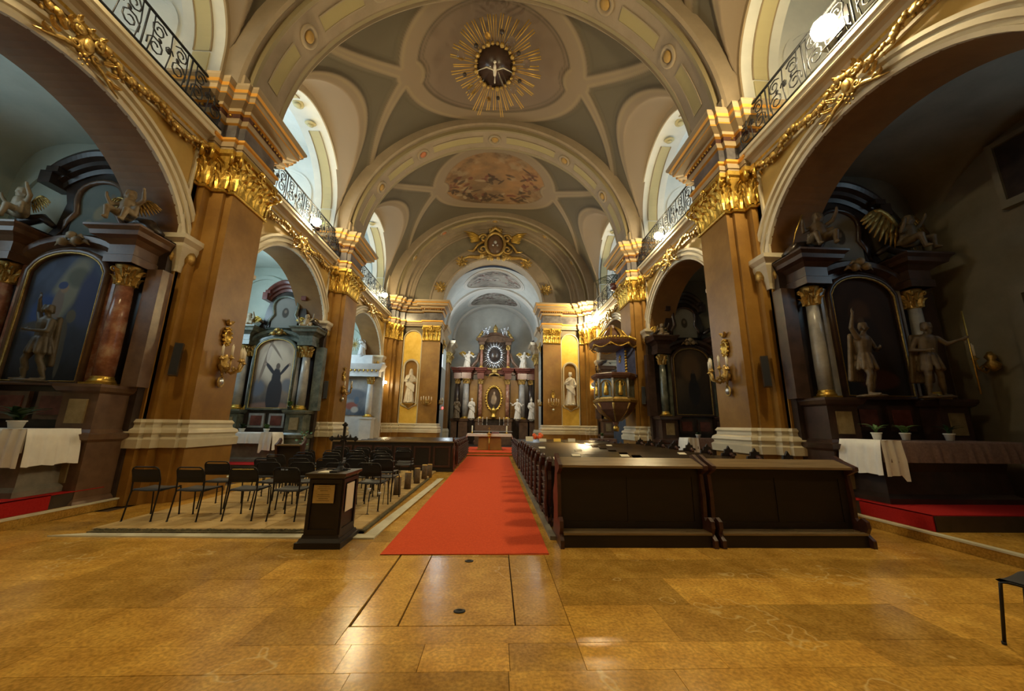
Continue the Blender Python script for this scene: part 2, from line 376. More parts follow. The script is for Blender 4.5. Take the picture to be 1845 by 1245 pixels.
for s, nm in SIDES:
    W = struct('wall_' + nm); walls[s] = W
    for ya, yb, yc, hw in BAYS:
        mb = MB(); arch_wall(mb, s, WX, JX, ya, yb, 0, 8.0, yc, hw, ARCZ, ARCR)
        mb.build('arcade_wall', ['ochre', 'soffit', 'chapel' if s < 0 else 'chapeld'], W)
        mb = MB(); arch_wall(mb, s, WX, JX, ya, yb, 8.0, 14.2, yc, 2.42 if yb < 20 else 2.75, 10.35, 2.45, mf=0, ms=1, mk=1)
        mb.build('gallery_wall', ['plaster', 'plaster'], W)
        # archivolt of the chapel arch, several fillets
        mb = MB(); arch_band(mb, s, WX, yc, hw, ARCZ, ARCR, [(0, -.02), (0, .05), (.06, .07), (.07, .03), (.13, .03), (.14, .08), (.22, .08), (.23, .03), (.27, .03), (.29, .10), (.36, .10), (.38, 0)], m=0, leg=5.3)
        mb.build('archivolt', ['cream'], W)
        # spandrel panel outline
        mb = MB()
        for q in (-1, 1):
            ye = yc + q * ((yb - ya) / 2 - 1.02)
            ye = min(max(ye, ya + 1.0), yb - 1.0)
            mb.box(s * (WX - .05), s * WX, min(ye, ye - q * .06), max(ye, ye - q * .06), 5.4, 7.5)
        mb.box(s * (WX - .05), s * WX, ya + .95, yb - .95, 7.5, 7.56)
        mb.build('spandrel_moulding', ['cream'], W)
        # impost blocks on the jambs
        for q in (-1, 1):
            mb = MB(); y0 = yc + q * hw
            mb.sweep([(s * 7.55, y0), (s * (WX - .02), y0), (s * (WX - .02), y0 + q * .3)], [(0, 4.62), (.04, 4.62), (.05, 4.75), (.10, 4.95), (.16, 5.15), (.16, 5.22), (.24, 5.3), (.24, 5.4), (0, 5.42)], flip=s * q)
            mb.build('impost', ['cream'], W)
            mb = MB()
            for k in range(4):
                mb.sph((s * (WX + .1 + .24 * k), y0 - q * .1, 4.95), .10, 0, 8, 1, .7, 1.5)
            mb.sph((s * (WX - .1), y0 + q * .15, 4.98), .14, 0, 8, .8, 1, 1.3)
            mb.build('impost_carving', ['gold2'], W)
        # gallery arch: yellow sunk panels and rosettes on the soffit
        GH = 2.42 if yb < 20 else 2.75
        for a0, a1 in ((-.02, .40), (.47, .53), (.60, 1.02)) if True else ():
            if a1 - a0 < .1: continue
            for xo in (.3,):
                rows = []
                for i in range(13):
                    a = PI * (a0 + (a1 - a0) * i / 12); a = min(max(a, .0), PI)
                    rr = .02
                    rows.append([(s * (WX + .3), yc - (GH - rr) * math.cos(a), 10.35 + (2.45 - rr) * math.sin(a)), (s * (WX + .7), yc - (GH - rr) * math.cos(a), 10.35 + (2.45 - rr) * math.sin(a))])
                mb = MB(); mb.grid(rows, smooth=False); mb.build('soffit_panel', ['yellow'], W)
                for e in (0, 1):
                    mb = MB(); mb.tube([r[e] for r in rows], .022, 4); mb.build('panel_bead', ['ceil'], W)
        for q in (-1, 1):
            mb = MB(); mb.box(s * (WX + .3), s * (WX + .7), yc + q * (GH - .03), yc + q * GH, 9.35, 10.3); mb.build('jamb_panel', ['yellow'], W)
            mb = MB(); mb.box(s * (WX + .27), s * (WX + .73), yc + q * (GH - .04), yc + q * GH, 9.3, 9.35); mb.build('panel_bead', ['ceil'], W)
        for a in (.44, .56):
            c = Vector((s * (WX + .5), yc - (GH - .04) * math.cos(PI * a), 10.35 + 2.41 * math.sin(PI * a)))
            mb = MB(); mb.sph((0, 0, 0), .2, 0, 12, 1, 1, .25); mb.lathe([(.10, -.05), (.11, -.09), (.03, -.1)], 8)
            o = mb.build('rosette', ['yellow'], W); o.location = c; o.rotation_euler = (PI * (a - .5) , 0, 0)
        # band round the gallery opening on the nave side
        mb = MB(); arch_band(mb, s, WX, yc, GH, 10.35, 2.45, [(0, 0), (0, .05), (.38, .05), (.40, .09), (.48, .09), (.50, 0)], m=0, leg=9.1)
        mb.build('gallery_archivolt', ['ceil'], W)
    # gallery and chapel rooms
    for i, (ya, yb, yc, hw) in enumerate(BAYS):
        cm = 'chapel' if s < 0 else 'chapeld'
        y0, y1 = ya + HJ, yb - HJ
        if i == 3: y1 = 22.0
        mb = MB()
        mb.box(s * JX, s * OX, y0 - .02, y1 + .02, 7.85, 8.05, 0)                      # gallery floor slab
        mb.build('gallery_floor', ['plaster'], W)
        # chapel vault (barrel along the nave)
        ym, yh = (y0 + y1) / 2, (y1 - y0) / 2 + .02
        rows = []
        for t in range(25):
            xx = JX + .005 + (OX - JX) / 2 * (1 - math.cos(PI * t / 24)); zz = 6.2 + 1.4 * (1 - abs(t / 12 - 1) ** 3); row = []
            for u in range(33):
                b = PI * u / 32; row.append((s * xx, ym - yh * math.cos(b), max(zz, 5.0 + 2.45 * math.sin(b))))
            rows.append(row)
        mb = MB(); mb.grid(rows); mb.build('chapel_vault', [cm], W)
        mb = MB(); mb.box(s * OX, s * (OX + .1), y0 - .95, y1 + .95, 0, 14, 0)
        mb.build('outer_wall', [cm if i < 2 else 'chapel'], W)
        for k, yy in enumerate((y0, y1)):
            d = -1 if k == 0 else 1
            mb = MB(); mb.box(s * JX, s * OX, min(yy, yy + d * .3), max(yy, yy + d * .3), 0, 8.0, 0); mb.build('chapel_end_wall', [cm], W)
            mb = MB(); mb.box(s * JX, s * OX, min(yy, yy + d * .3), max(yy, yy + d * .3), 8.0, 13.6, 0); mb.build('gallery_end_wall', ['plaster'], W)
            # arched frame and shallow niche on the far gallery wall, ring on the chapel end wall
            if k == 1:
                for (cc, hw2, zs2, r2, w2, p2) in ((8.9, .55, 10.3, .55, .12, .06), (8.9, 1.15, 10.9, 1.15, .10, .05)):
                    rows = []
                    for t in range(-1, 20):
                        if t == -1: a = 0; zz = 8.2
                        elif t == 19: a = PI; zz = 8.2
                        else: a = PI * t / 18; zz = None
                        row = []
                        for r, p in ((0, 0), (0, p2), (w2, p2), (w2, 0)):
                            row.append((s * (cc - (hw2 + r) * math.cos(a)), yy - p, (zs2 + (r2 + r) * math.sin(a)) if zz is None else zz))
                        rows.append(row)
                    mb = MB(); mb.grid(rows, smooth=False); mb.build('niche_frame', ['plaster'], W)
                rows = [[(s * (8.9 - (1.18 + r) * math.cos(PI * t / 18)), yy - p, 5.55 + (1.55 + r) * math.sin(PI * t / 18)) for r, p in ((0, 0), (0, .06), (.14, .06), (.14, 0))] for t in range(19)]
                mb = MB(); mb.grid(rows, smooth=False); mb.build('lunette_moulding', [cm], W)
        rows = [[(s * (JX + (OX - JX) / 2 * (1 - math.cos(PI * t / 12))), y, 12.9 + .5 * math.sin(PI * t / 12)) for y in (y0 - .3, y1 + .3)] for t in range(13)]
        mb = MB(); mb.grid(rows); mb.build('gallery_vault', ['plaster'], W)
        mb = MB(); mb.box(s * (WX + .06), s * (OX), y0 - .3, y1 + .3, 0, .15, 0); mb.build('chapel_floor', ['floor'], W)
        mb = MB(); mb.box(s * (WX + .0), s * (WX + .08), yc - hw + .0, yc + hw, 0, .128, 0); mb.build('chapel_step', ['floor'], W)
        mb = MB(); mb.box(s * (WX - .02), s * (WX + .08), yc - hw + .0, yc + hw, .128, .152, 0); mb.build('step_nosing', ['whitestone'], W)
# right far chapel wall: dark window opening, door surround; both outside walls
win = struct('window_1')
mb = MB(); mb.box(10.2, 10.27, 4.3, 5.95, 5.95, 7.1); mb.build('pane', ['mdark'], win)
mb = MB()
for a in ((4.2, 4.3, 5.8, 7.2), (5.95, 6.05, 5.8, 7.2), (4.3, 5.95, 5.8, 5.95), (4.3, 5.95, 7.1, 7.2)): mb.box(10.15, 10.3, *a)
mb.build('window_frame', ['chapeld'], win)
dr = struct('door_1')
mb = MB(); mb.box(10.2, 10.27, 4.9, 6.1, .15, 4.1); mb.build('door_leaf', ['woodc'], dr)
mb = MB()
for a in ((4.7, 4.9, .15, 4.35), (6.1, 6.3, .15, 4.35), (4.9, 6.1, 4.1, 4.35)): mb.box(10.12, 10.3, *a)
mb.build('door_frame', ['chapeld'], dr)

# ---------------------------------------------------------------- piers
def leaf_bm(mb, M, w=.2, h=.34, m=0, curl=.13):
    """acanthus leaf standing against a face: x across, y out, z up"""
    rows = []
    for i in range(6):
        t = i / 5; ww = w * .5 * (math.sin(PI * (.18 + .72 * t)) ** .8) * (1.0 if i % 2 == 0 else .82)
        out = .015 + curl * t ** 3.2; z = h * (t - .10 * max(0, t - .8) * 5 * .6)
        rows.append([M @ Vector((-ww, out - .012, z)), M @ Vector((-ww * .45, out + .035, z)), M @ Vector((0, out + .012, z)), M @ Vector((ww * .45, out + .035, z)), M @ Vector((ww, out - .012, z))])
    mb.grid(rows, m, smooth=False)
def volute(mb, M, r=.12, m=0, wd=.05):
    pts = []
    for i in range(15):
        a = -PI * .6 + i * PI * 2.1 / 14; q = r * (1 - .062 * i)
        pts.append((q * math.cos(a), 0, q * math.sin(a)))
    mb.tube(pts, [wd * .55 * (1 - .02 * i) for i in range(15)], 5, m, M)
def capital(mb, path, z0, h, m=0, flip=1, step=.27, corners=None, mbell=None):
    mb.sweep(path, [(0, z0 - .05), (.05, z0 - .05), (.07, z0 - .01), (.03, z0 + .02), (.02, z0 + .05), (.03, z0 + h * .55), (.10, z0 + h * .84), (.15, z0 + h * .88), (.15, z0 + h * .99), (0, z0 + h)], m, flip=flip)
    P = [Vector(p) for p in path]
    for i in range(len(P) - 1):
        a, b = P[i], P[i + 1]; L = (b - a).length
        if L < .09: continue
        d = (b - a).normalized(); nn = Vector((-d.y, d.x)) * flip
        k = max(1, int(round(L / step)))
        for row, (zz, hh, off) in enumerate(((z0 + .03, h * .42, 0.), (z0 + h * .30, h * .42, .5))):
            kk = k if row == 0 else k + (1 if L > .5 else 0)
            for j in range(kk):
                f = (j + .5) / kk
                c = a + d * (L * f)
                Mx = Matrix(((d.x, nn.x, 0, c.x), (d.y, nn.y, 0, c.y), (0, 0, 1, zz), (0, 0, 0, 1)))
                leaf_bm(mb, Mx, min(step, L / kk) * .98, hh, m, .12 + .03 * row)
        if L > .3:
            for f, sg in ((.13, -1), (.87, 1)) if L < .9 else ((.08, -1), (.92, 1), (.42, 1), (.58, -1)):
                c = a + d * (L * f) + nn * .18
                Mx = Matrix(((d.x * sg, nn.x, 0, c.x), (d.y * sg, nn.y, 0, c.y), (0, 0, 1, z0 + h * .78), (0, 0, 0, 1)))
                volute(mb, Mx, .14, m)
            c = (a + b) / 2 + nn * .17
            mb.sph((c.x, c.y, z0 + h * .93), .075, m, 6)
    # corner volutes
    for i in range(1, len(P) - 1):
        d1 = (P[i] - P[i - 1]).normalized(); d2 = (P[i + 1] - P[i]).normalized()
        cr = (d1.x * d2.y - d1.y * d2.x) * flip
        if cr < -.5:
            n1 = Vector((-d1.y, d1.x)) * flip; n2 = Vector((-d2.y, d2.x)) * flip
            e = (n1 + n2).normalized(); c = P[i] + e * .19
            t = Vector((-e.y, e.x))
            Mx = Matrix(((e.x, t.x, 0, c.x), (e.y, t.y, 0, c.y), (0, 0, 1, z0 + h * .76), (0, 0, 0, 1)))
            volute(mb, Mx, .15, m, .07); leaf_bm(mb, Matrix(((t.x, e.x, 0, P[i].x), (t.y, e.y, 0, P[i].y), (0, 0, 1, z0 + .05), (0, 0, 0, 1))), .22, h * .5, m, .12)
CZ, CH = 6.75, 1.0
BASEP = [(0, 0), (.10, 0), (.10, 1.02), (.16, 1.02), (.17, 1.18), (.12, 1.22), (.12, 1.26), (.16, 1.30), (.14, 1.36), (.07, 1.40), (.06, 1.46), (.09, 1.50), (.05, 1.56), (0, 1.56)]
ENT = [(0, 7.75), (.06, 7.75), (.06, 7.86), (.09, 7.86), (.09, 7.99), (.13, 8.02), (.13, 8.08), (.02, 8.09)]
FRI = [(.02, 8.09), (.02, 8.50)]
COR = [(.02, 8.50), (.08, 8.52), (.12, 8.58), (.14, 8.60), (.14, 8.72), (.20, 8.74), (.20, 8.82), (.40, 8.86), (.42, 8.88), (.42, 8.99), (.46, 9.01), (.50, 9.06), (.55, 9.12), (.55, 9.18), (0, 9.22)]
def pier_parts(P, path, flip, zc=CZ):
    mb = MB(); mb.sweep(path, [(0, 1.5), (0, CZ + .05)], flip=flip, caps=False); mb.build('shaft', ['pier'], P)
    mb = MB(); mb.sweep(path, BASEP[:3], flip=flip, caps=True); mb.build('plinth', ['pier'], P)
    mb = MB(); mb.sweep(path, [(.0, 1.02)] + BASEP[3:], flip=flip); mb.build('base_moulding', ['cream'], P)
    mb = MB(); capital(mb, path, CZ, CH, 0, flip); mb.build('capital', ['gold'], P)
    mb = MB(); mb.sweep(path, ENT, flip=flip, pm=[0, 0, 0, 0, 1, 1, 0]); mb.build('architrave', ['ceil', 'gilt'], P)
    mb = MB(); mb.sweep(path, FRI, flip=flip, caps=False); mb.build('frieze', ['frieze'], P)
    mb = MB(); mb.sweep(path, COR, flip=flip, pm=[1, 0, 0, 2, 1, 0, 0, 1, 0, 0, 1, 0, 0, 0]); mb.build('cornice', ['ceil', 'gilt', 'woodc'], P)
    # gold beads between corona and frieze
    mb = MB(); Q = [Vector(p) for p in path]
    for i in range(len(Q) - 1):
        a, b = Q[i], Q[i + 1]; L = (b - a).length; d = (b - a).normalized(); nn = Vector((-d.y, d.x)) * flip
        k = int(L / .105)
        for j in range(k):
            c = a + d * (L * (j + .5) / k) + nn * .155; mb.sph((c.x, c.y, 8.66), .034, 0, 5)
    o = mb.build('bead_row', ['gold'], P); o['kind'] = 'stuff'
def pier_path(s, yc, hm):
    e = hm - .57
    q = [(7.5, .95 + e * 0), (6.5, .95), (6.5, .85), (6.35, .85), (6.35, .66 + e), (6.05, .66 + e), (6.05, .57 + e), (5.9, .57 + e)]
    pts = [(s * x, yc - y) for x, y in q] + [(s * x, yc + y) for x, y in reversed(q)]
    return pts
PN = {1.8: 'beside the viewer', 8.5: 'with the first candelabra sconce', 15.2: ''}
for s, nm in SIDES:
    for yc, hm in ((-4.9, .57), (1.8, .57), (8.5, .57), (15.2, .60)):
        lab = {-4.9: 'behind the viewer', 1.8: 'level with the viewer', 8.5: 'nearest one, with a loudspeaker'}.get(yc, 'carrying the pulpit' if s > 0 else 'second one, with small sconce')
        P = thing('pier', 'brown marble pier with gilded capital, %s side, %s' % (nm, lab), 'pier')
        pier_parts(P, pier_path(s, yc, hm), s)
        mb = MB(); mb.box(s * 5.98, s * 7.5, yc - .8, yc + .8, 9.2, 9.85); mb.box(s * 5.9, s * 6.1, yc - .62, yc + .62, 9.2, 9.75); mb.build('attic_block', ['ceil'], P)

# ---------------------------------------------------------------- ledges, gilded garlands, keystone ornaments, railings
def scroll(mb, c, r, ax, turns=1.4, n=12, rad=.02, m=0, ph=0, dirn=1, plane='yz', sgn=1):
    pts = []
    for i in range(n):
        a = ph + dirn * i / (n - 1) * 2 * PI * turns; q = r * (1 - .75 * i / (n - 1))
        u, v = q * math.cos(a), q * math.sin(a)
        pts.append((c[0], c[1] + u, c[2] + v) if plane == 'yz' else (c[0] + u, c[1], c[2] + v))
    mb.tube(pts, rad, 4, m)
def make_rail_panel():
    mb = MB(); L = 1.0
    mb.tube([(0, 0, .0), (0, 0, .86)], .016, 4)
    for q, ph, d in ((.25, .5, 1), (.75, PI - .5, -1)):
        scroll(mb, (0, q, .62), .17, 0, 1.5, 13, .014, 0, ph, d)
        scroll(mb, (0, q, .26), .19, 0, 1.5, 13, .014, 0, ph + PI, -d)
    scroll(mb, (0, .5, .44), .10, 0, 1.2, 9, .012, 0, 0, 1)
    for q in (.12, .5, .88): mb.tube([(0, q, 0), (0, q + .04, .4), (0, q, .86)], .011, 4)
    for q in (.3, .7, .5): mb.sph((0, q, .45), .05, 0, 5, .3)
    return mb
rail_mesh = None
for s, nm in SIDES:
    for bi, (ya, yb, yc, hw) in enumerate(BAYS):
        if bi == 0: continue
        y0, y1 = ya + .85, (yb - .85 if bi < 3 else 22.3)
        where = ['', 'nearest the viewer', 'short of the pulpit pier' if s > 0 else 'over the friar altar', 'next to the chancel'][bi]
        Lg = thing('ledge', 'cream and gilt gallery ledge on the %s, %s' % (nm, where), 'ledge')
        prof = [(0, 7.70), (.03, 7.70), (.04, 7.76), (.07, 7.80), (.09, 7.88), (.15, 7.93), (.22, 7.96), (.24, 7.98), (.24, 8.06), (.28, 8.08), (.28, 8.16), (0, 8.18)]
        mb = MB(); mb.sweep([(s * WX, y0), (s * WX, y1)], prof, flip=s, pm=[0, 0, 2, 0, 0, 0, 1, 1, 1, 1, 1], m=0)
        mb.build('ledge_moulding', ['ceil', 'cream', 'gold'], Lg)
        # garland: overlapping gilded leaves in drooping swags
        mb = MB(); n = int((y1 - y0) / .05)
        for i in range(n):
            t = (i + .5) / n; y = y0 + (y1 - y0) * t
            d = abs(y - yc) / ((y1 - y0) / 2); z = 7.66 - .17 * math.sin(d * PI * 2.2) ** 2 - .05 * d
            rr = .035 + .035 * random.random()
            mb.sph((s * (WX - .12 - .05 * random.random()), y, z + random.uniform(-.03, .03)), rr, 0, 5, .8, 1.25, 1.1)
            if i % 3 == 0: mb.sph((s * (WX - .12), y, z - .09), rr * .6, 0, 5, .8, 1.2, 1.4)
        o = mb.build('garland', ['gold2'], Lg); o['kind'] = 'stuff'
        # keystone cartouche
        K = thing('keystone_ornament', 'gilded scrolled keystone cartouche on the %s arch %s' % (nm, where), 'ornament', (s * (WX - .12), yc - .1, 7.42)); K.scale = (.66,) * 3
        mb = MB()
        mb.sph((0, 0, 0), .2, 0, 10, .55, 1, 1.5)
        mb.sph((-s * .1, 0, -.02), .12, 0, 8, .6, 1, 1.5)
        for q in (-1, 1):
            scroll(mb, (-s * .06, q * .24, .2), .15, 0, 1.3, 12, .04, 0, 0 if q > 0 else PI, q)
            scroll(mb, (-s * .06, q * .22, -.18), .12, 0, 1.3, 12, .035, 0, 0 if q > 0 else PI, -q)
            for k in range(5):
                a = q * (.35 + .3 * k)
                leaf_bm(mb, T(-s * .02, q * (.2 + .1 * k), .28 - .17 * k) @ RX(-a) @ RZ(PI / 2 * s), .16, .28, 0, .08)
            mb.tube([(-s * .03, q * .2, -.25), (-s * .05, q * .42, -.34), (-s * .03, q * .68, -.50), (-s * .03, q * .92, -.62)], [.06, .055, .045, .015], 5)
            mb.tube([(-s * .03, q * .55, -.42), (-s * .05, q * .66, -.36), (-s * .03, q * .8, -.46)], [.05, .04, .015], 5)
        for k in range(7): mb.sph((-s * .08, .1 * math.sin(k * 2.1), -.3 - .045 * k), .05 - .004 * k, 0, 5)
        for k in range(5):
            a = -1 + .5 * k; leaf_bm(mb, T(0, .28 * math.sin(a), .22 * math.cos(a)) @ RX(-a) @ RZ(PI / 2 * s), .16, .26, 0, .1)
        mb.build('cartouche', ['gold2'], K)
        # wrought iron railing
        Rl = thing('gallery_railing', 'black wrought iron scroll railing on the %s gallery, %s' % (nm, where), 'railing')
        npan = int(round((y1 - y0) / .95)); dl = (y1 - y0) / npan
        for k in range(npan):
            if rail_mesh is None: o = make_rail_panel().build('scroll_panel', ['iron'], Rl); rail_mesh = o.data
            else: o = bpy.data.objects.new('scroll_panel', rail_mesh); COL.objects.link(o); o.parent = Rl
            o.location = (s * (WX - .25), y0 + k * dl, 8.2); o.scale = (1, dl, 1)
        mb = MB(); mb.box(-.022, .022, y0, y1, -.015, .015); o = mb.build('hand_rail', ['iron'], Rl); o.location = (s * (WX - .25), 0, 9.06)
        mb = MB(); mb.box(-.02, .02, y0, y1, -.012, .012); o = mb.build('bottom_rail', ['iron'], Rl); o.location = (s * (WX - .25), 0, 8.22)

# ---------------------------------------------------------------- flood lamps on the ledges
def bulbmat(w, col):
    m = bpy.data.materials.new('lit_bulb'); m.use_nodes = True; b = m.node_tree.nodes['Principled BSDF']
    b.inputs['Base Color'].default_value = (0, 0, 0, 1); b.inputs['Emission Color'].default_value = (*col, 1)
    b.inputs['Emission Strength'].default_value = w; return m
def flood(s, x, y, z, w, label, r=.11, col=WARM, big=False):
    F = thing('flood_lamp', label, 'lamp', (x, y, z))
    mb = MB(); mb.sph((0, 0, 0), r, 0, 10); mb.build('bulb', [bulbmat(w / (4 * PI * r * r * PI), col)], F)
    if not big:
        mb = MB(); mb.lathe([(.05, -r - .03), (.07, -r - .01), (.05, -r + .02)], 10); mb.build('lamp_holder', ['metal'], F); return F
    k = r + .03; h_ = r + .04      # metal housing: back plate with wings, open towards the nave
    mb = MB(); mb.box(s * k, s * (k + .03), -h_, h_, -h_, h_)
    mb.box(s * k * .5, s * k, -h_, h_, -h_, -h_ + .02); mb.build('housing', ['metal'], F)
    mb = MB(); mb.tube([(s * k, 0, -h_), (s * k, 0, 8.15 - z)], .02, 5); mb.lathe([(.09, 0), (.09, .02), (.03, .04)], 10, (s * k, 0, 8.15 - z)); mb.build('stand', ['metal'], F)
    return F
for (x, y, z, w, r_, lab) in LAMPS: flood(1 if x > 0 else -1, x, y, z, w, lab, r_, big=(y < 21))
F = flood(-1, -6.1, 21.6, 3.85, 45, 'bare wall lamp glowing beside the left chancel pilaster', .09)
F = flood(1, 6.25, 22.1, 3.9, 30, 'bare wall lamp glowing behind the pulpit', .09)

# ---------------------------------------------------------------- nave vault
AX, BZ, ZS = 6.55, 6.1, 9.2
def vault_bay(name, yc, L, a, b, fres, seed, parent, mlev=0):
    nx, ny = 330, 170
    th = np.linspace(.02, PI - .02, nx); yy = np.linspace(-L, L, ny)
    TH, Y = np.meshgrid(th, yy, indexing='ij')
    X = -AX * np.cos(TH); Z = ZS + BZ * np.sin(TH); S = 6.45 * (TH - PI / 2)
    rc = 2.5; zc = np.where(np.abs(Y) < rc, 10.35 + 1.06 * np.sqrt(np.maximum(rc * rc - Y * Y, 0)), 0)
    lun = zc - Z
    Z2 = np.maximum(Z, zc)
    AS = 6.6 * math.asin(a / AX)
    de = (np.sqrt((S / AS) ** 2 + (Y / b) ** 2) - 1) * min(AS, b)
    dc = np.sqrt((np.abs(S) - AS - .32) ** 2 + Y ** 2) - .52
    # ribs from the small circles to the corners
    p0 = np.array([AS + .32, 0]); p1 = np.array([6.5, L - .45]); v = p1 - p0; Lv = np.linalg.norm(v); v /= Lv
    u = (np.abs(S) - p0[0]) * v[0] + np.abs(Y) * v[1]; w = np.abs((np.abs(S) - p0[0]) * -v[1] + np.abs(Y) * v[0])
    w = np.abs(w - 0); bend = .18 * np.sin(np.clip(u / Lv, 0, 1) * PI)
    wd_ = np.abs(((np.abs(S) - p0[0]) * -v[1] + np.abs(Y) * v[0]) + bend) - (.24 - .12 * np.clip(u / Lv, 0, 1))
    dr = np.where(u > 0, wd_, 9)
    dl = np.where(np.abs(Y) < rc + .3, -(lun + .34), 9) ; dl = np.where((np.abs(S) > 4.3), dl, 9)
    dedge = (L - .45) - np.abs(Y)
    sd = np.minimum.reduce([de - .5, dc, dr, dl, dedge])
    inner = np.minimum(-de, dc - .08)
    sdall = np.where(de < 0, inner - .06, sd)
    k = np.clip(sdall / .10, 0, 1); k = k * k * (3 - 2 * k)
    # outward relief
    off = .06 * k
    N = np.stack([-np.cos(TH), np.zeros_like(TH), np.sin(TH)], -1)
    P = np.stack([X, Y + yc, Z2], -1) + N * off[..., None]
    band = np.array([.205, .155, .107]); pan = np.array([.095, .079, .053]); dark = np.array([.10, .08, .05]); lil = np.array([.17, .125, .095]); yel = np.array([.27, .22, .12])
    n1 = vnoise((S - S.min()) / np.ptp(S), (Y + L) / (2 * L), seed, 4, 4)
    c = np.broadcast_to(band, P.shape).copy() * (.92 + .16 * n1[..., None])
    pc = np.where((de < 0)[..., None], lil, pan) * (.85 + .3 * n1[..., None])
    c = mixc(c, pc, np.clip(sdall / .06, 0, 1))
    ln = np.maximum(np.exp(-((sdall - .02) / .035) ** 2), .7 * np.exp(-((sdall - .16) / .03) ** 2)); c = mixc(c, np.broadcast_to(dark * .8, c.shape), ln * .9)  # shade painted as dark lines along the panel mouldings
    ln = np.exp(-((sdall + .10) / .04) ** 2) ; c = mixc(c, np.broadcast_to(yel, c.shape), ln * .5)
    gridmesh(name, P, c, 'fresco', parent)
    if fres:
        n = 230; g = np.linspace(-1, 1, n); A, B = np.meshgrid(g, g, indexing='ij')
        S = A * AS; Y = B * b; th = S / 6.6 + PI / 2; X = -AX * np.cos(th) * 1; Z = ZS + BZ * np.sin(th)
        X = AX * np.sin(S / 6.6)
        P = np.stack([X, Y + yc, Z - .0], -1)
        msk = (A * A + B * B < 1.0) & (np.sqrt((np.abs(S) - AS - .32) ** 2 + Y ** 2) > .60)
        gridmesh('fresco', P, fresco_cols(A, B, seed, fres), 'fresco', parent, msk)
def fresco_cols(A, B, seed, kind):
    u = (A + 1) / 2; v = (B + 1) / 2
    n1 = vnoise(u, v, seed, 6, 3); n2 = vnoise(v, u, seed + 5, 5, 5); n3 = vnoise(u, v, seed + 9, 6, 9)
    wu = np.clip(u + .12 * (n1 - .5), 0, 1); wv = np.clip(v + .12 * (n2 - .5), 0, 1)
    n4 = vnoise(wu, wv, seed + 3, 6, 7)
    if kind == 'warm':
        sky = np.array([.15, .095, .048]); c2 = np.array([.25, .135, .055]); dk = np.array([.045, .026, .014]); rd = np.array([.12, .035, .02]); hi = np.array([.27, .20, .12])
    else:
        sky = np.array([.17, .14, .11]); c2 = np.array([.26, .23, .18]); dk = np.array([.05, .04, .03]); rd = np.array([.17, .07, .055]); hi = np.array([.36, .32, .27])
    c = mixc(np.broadcast_to(sky, A.shape + (3,)).copy(), np.broadcast_to(c2, A.shape + (3,)), np.clip((n1 - .42) * 4, 0, 1))
    fig = np.zeros_like(A)
    rs = np.random.RandomState(seed)
    for k in range(110):       # clustered figures round the lower and left rim, a few in the middle
        if k < 92:
            t = rs.uniform(-PI * .1, PI * 1.25); rr = rs.uniform(.55, .92); cx, cy = -rr * math.cos(t), rr * math.sin(t) * (1 if kind == 'warm' else -1)
        else: cx, cy = rs.normal(-.05, .16), rs.normal(-.05, .13)
        w, h, an = rs.uniform(.018, .05), rs.uniform(.045, .12), rs.uniform(0, PI)
        du = (A - cx) * math.cos(an) + (B - cy) * math.sin(an); dv = -(A - cx) * math.sin(an) + (B - cy) * math.cos(an)
        e = np.clip((1.3 - (du / w) ** 2 - (dv / h) ** 2) * 1.6, 0, 1) * .8; colr = [dk, rd, hi, dk][rs.randint(4)]
        c = mixc(c, np.broadcast_to(colr, c.shape), np.clip(e * 1.2 * (.4 + n4), 0, .85))
    cl = np.clip((n4 - .5) * 6, 0, 1) * np.clip(A * A + B * B, 0, 1)
    c = mixc(c, np.broadcast_to(dk, c.shape), cl * .7)
    c = mixc(c, np.broadcast_to(hi, c.shape), np.clip((n3 - .58) * 6, 0, 1) * .5)
    return c
ceil = struct('ceiling')
vault_bay('vault', -1.55, 3.35, 2.9, 2.3, None, 3, ceil)
vault_bay('vault', 5.15, 3.35, 2.9, 2.3, None, 4, ceil)
vault_bay('vault', 11.7, 3.55, 2.9, 2.35, None, 5, ceil)
vault_bay('vault', 18.75, 3.9, 2.85, 2.3, 'warm', 6, ceil)
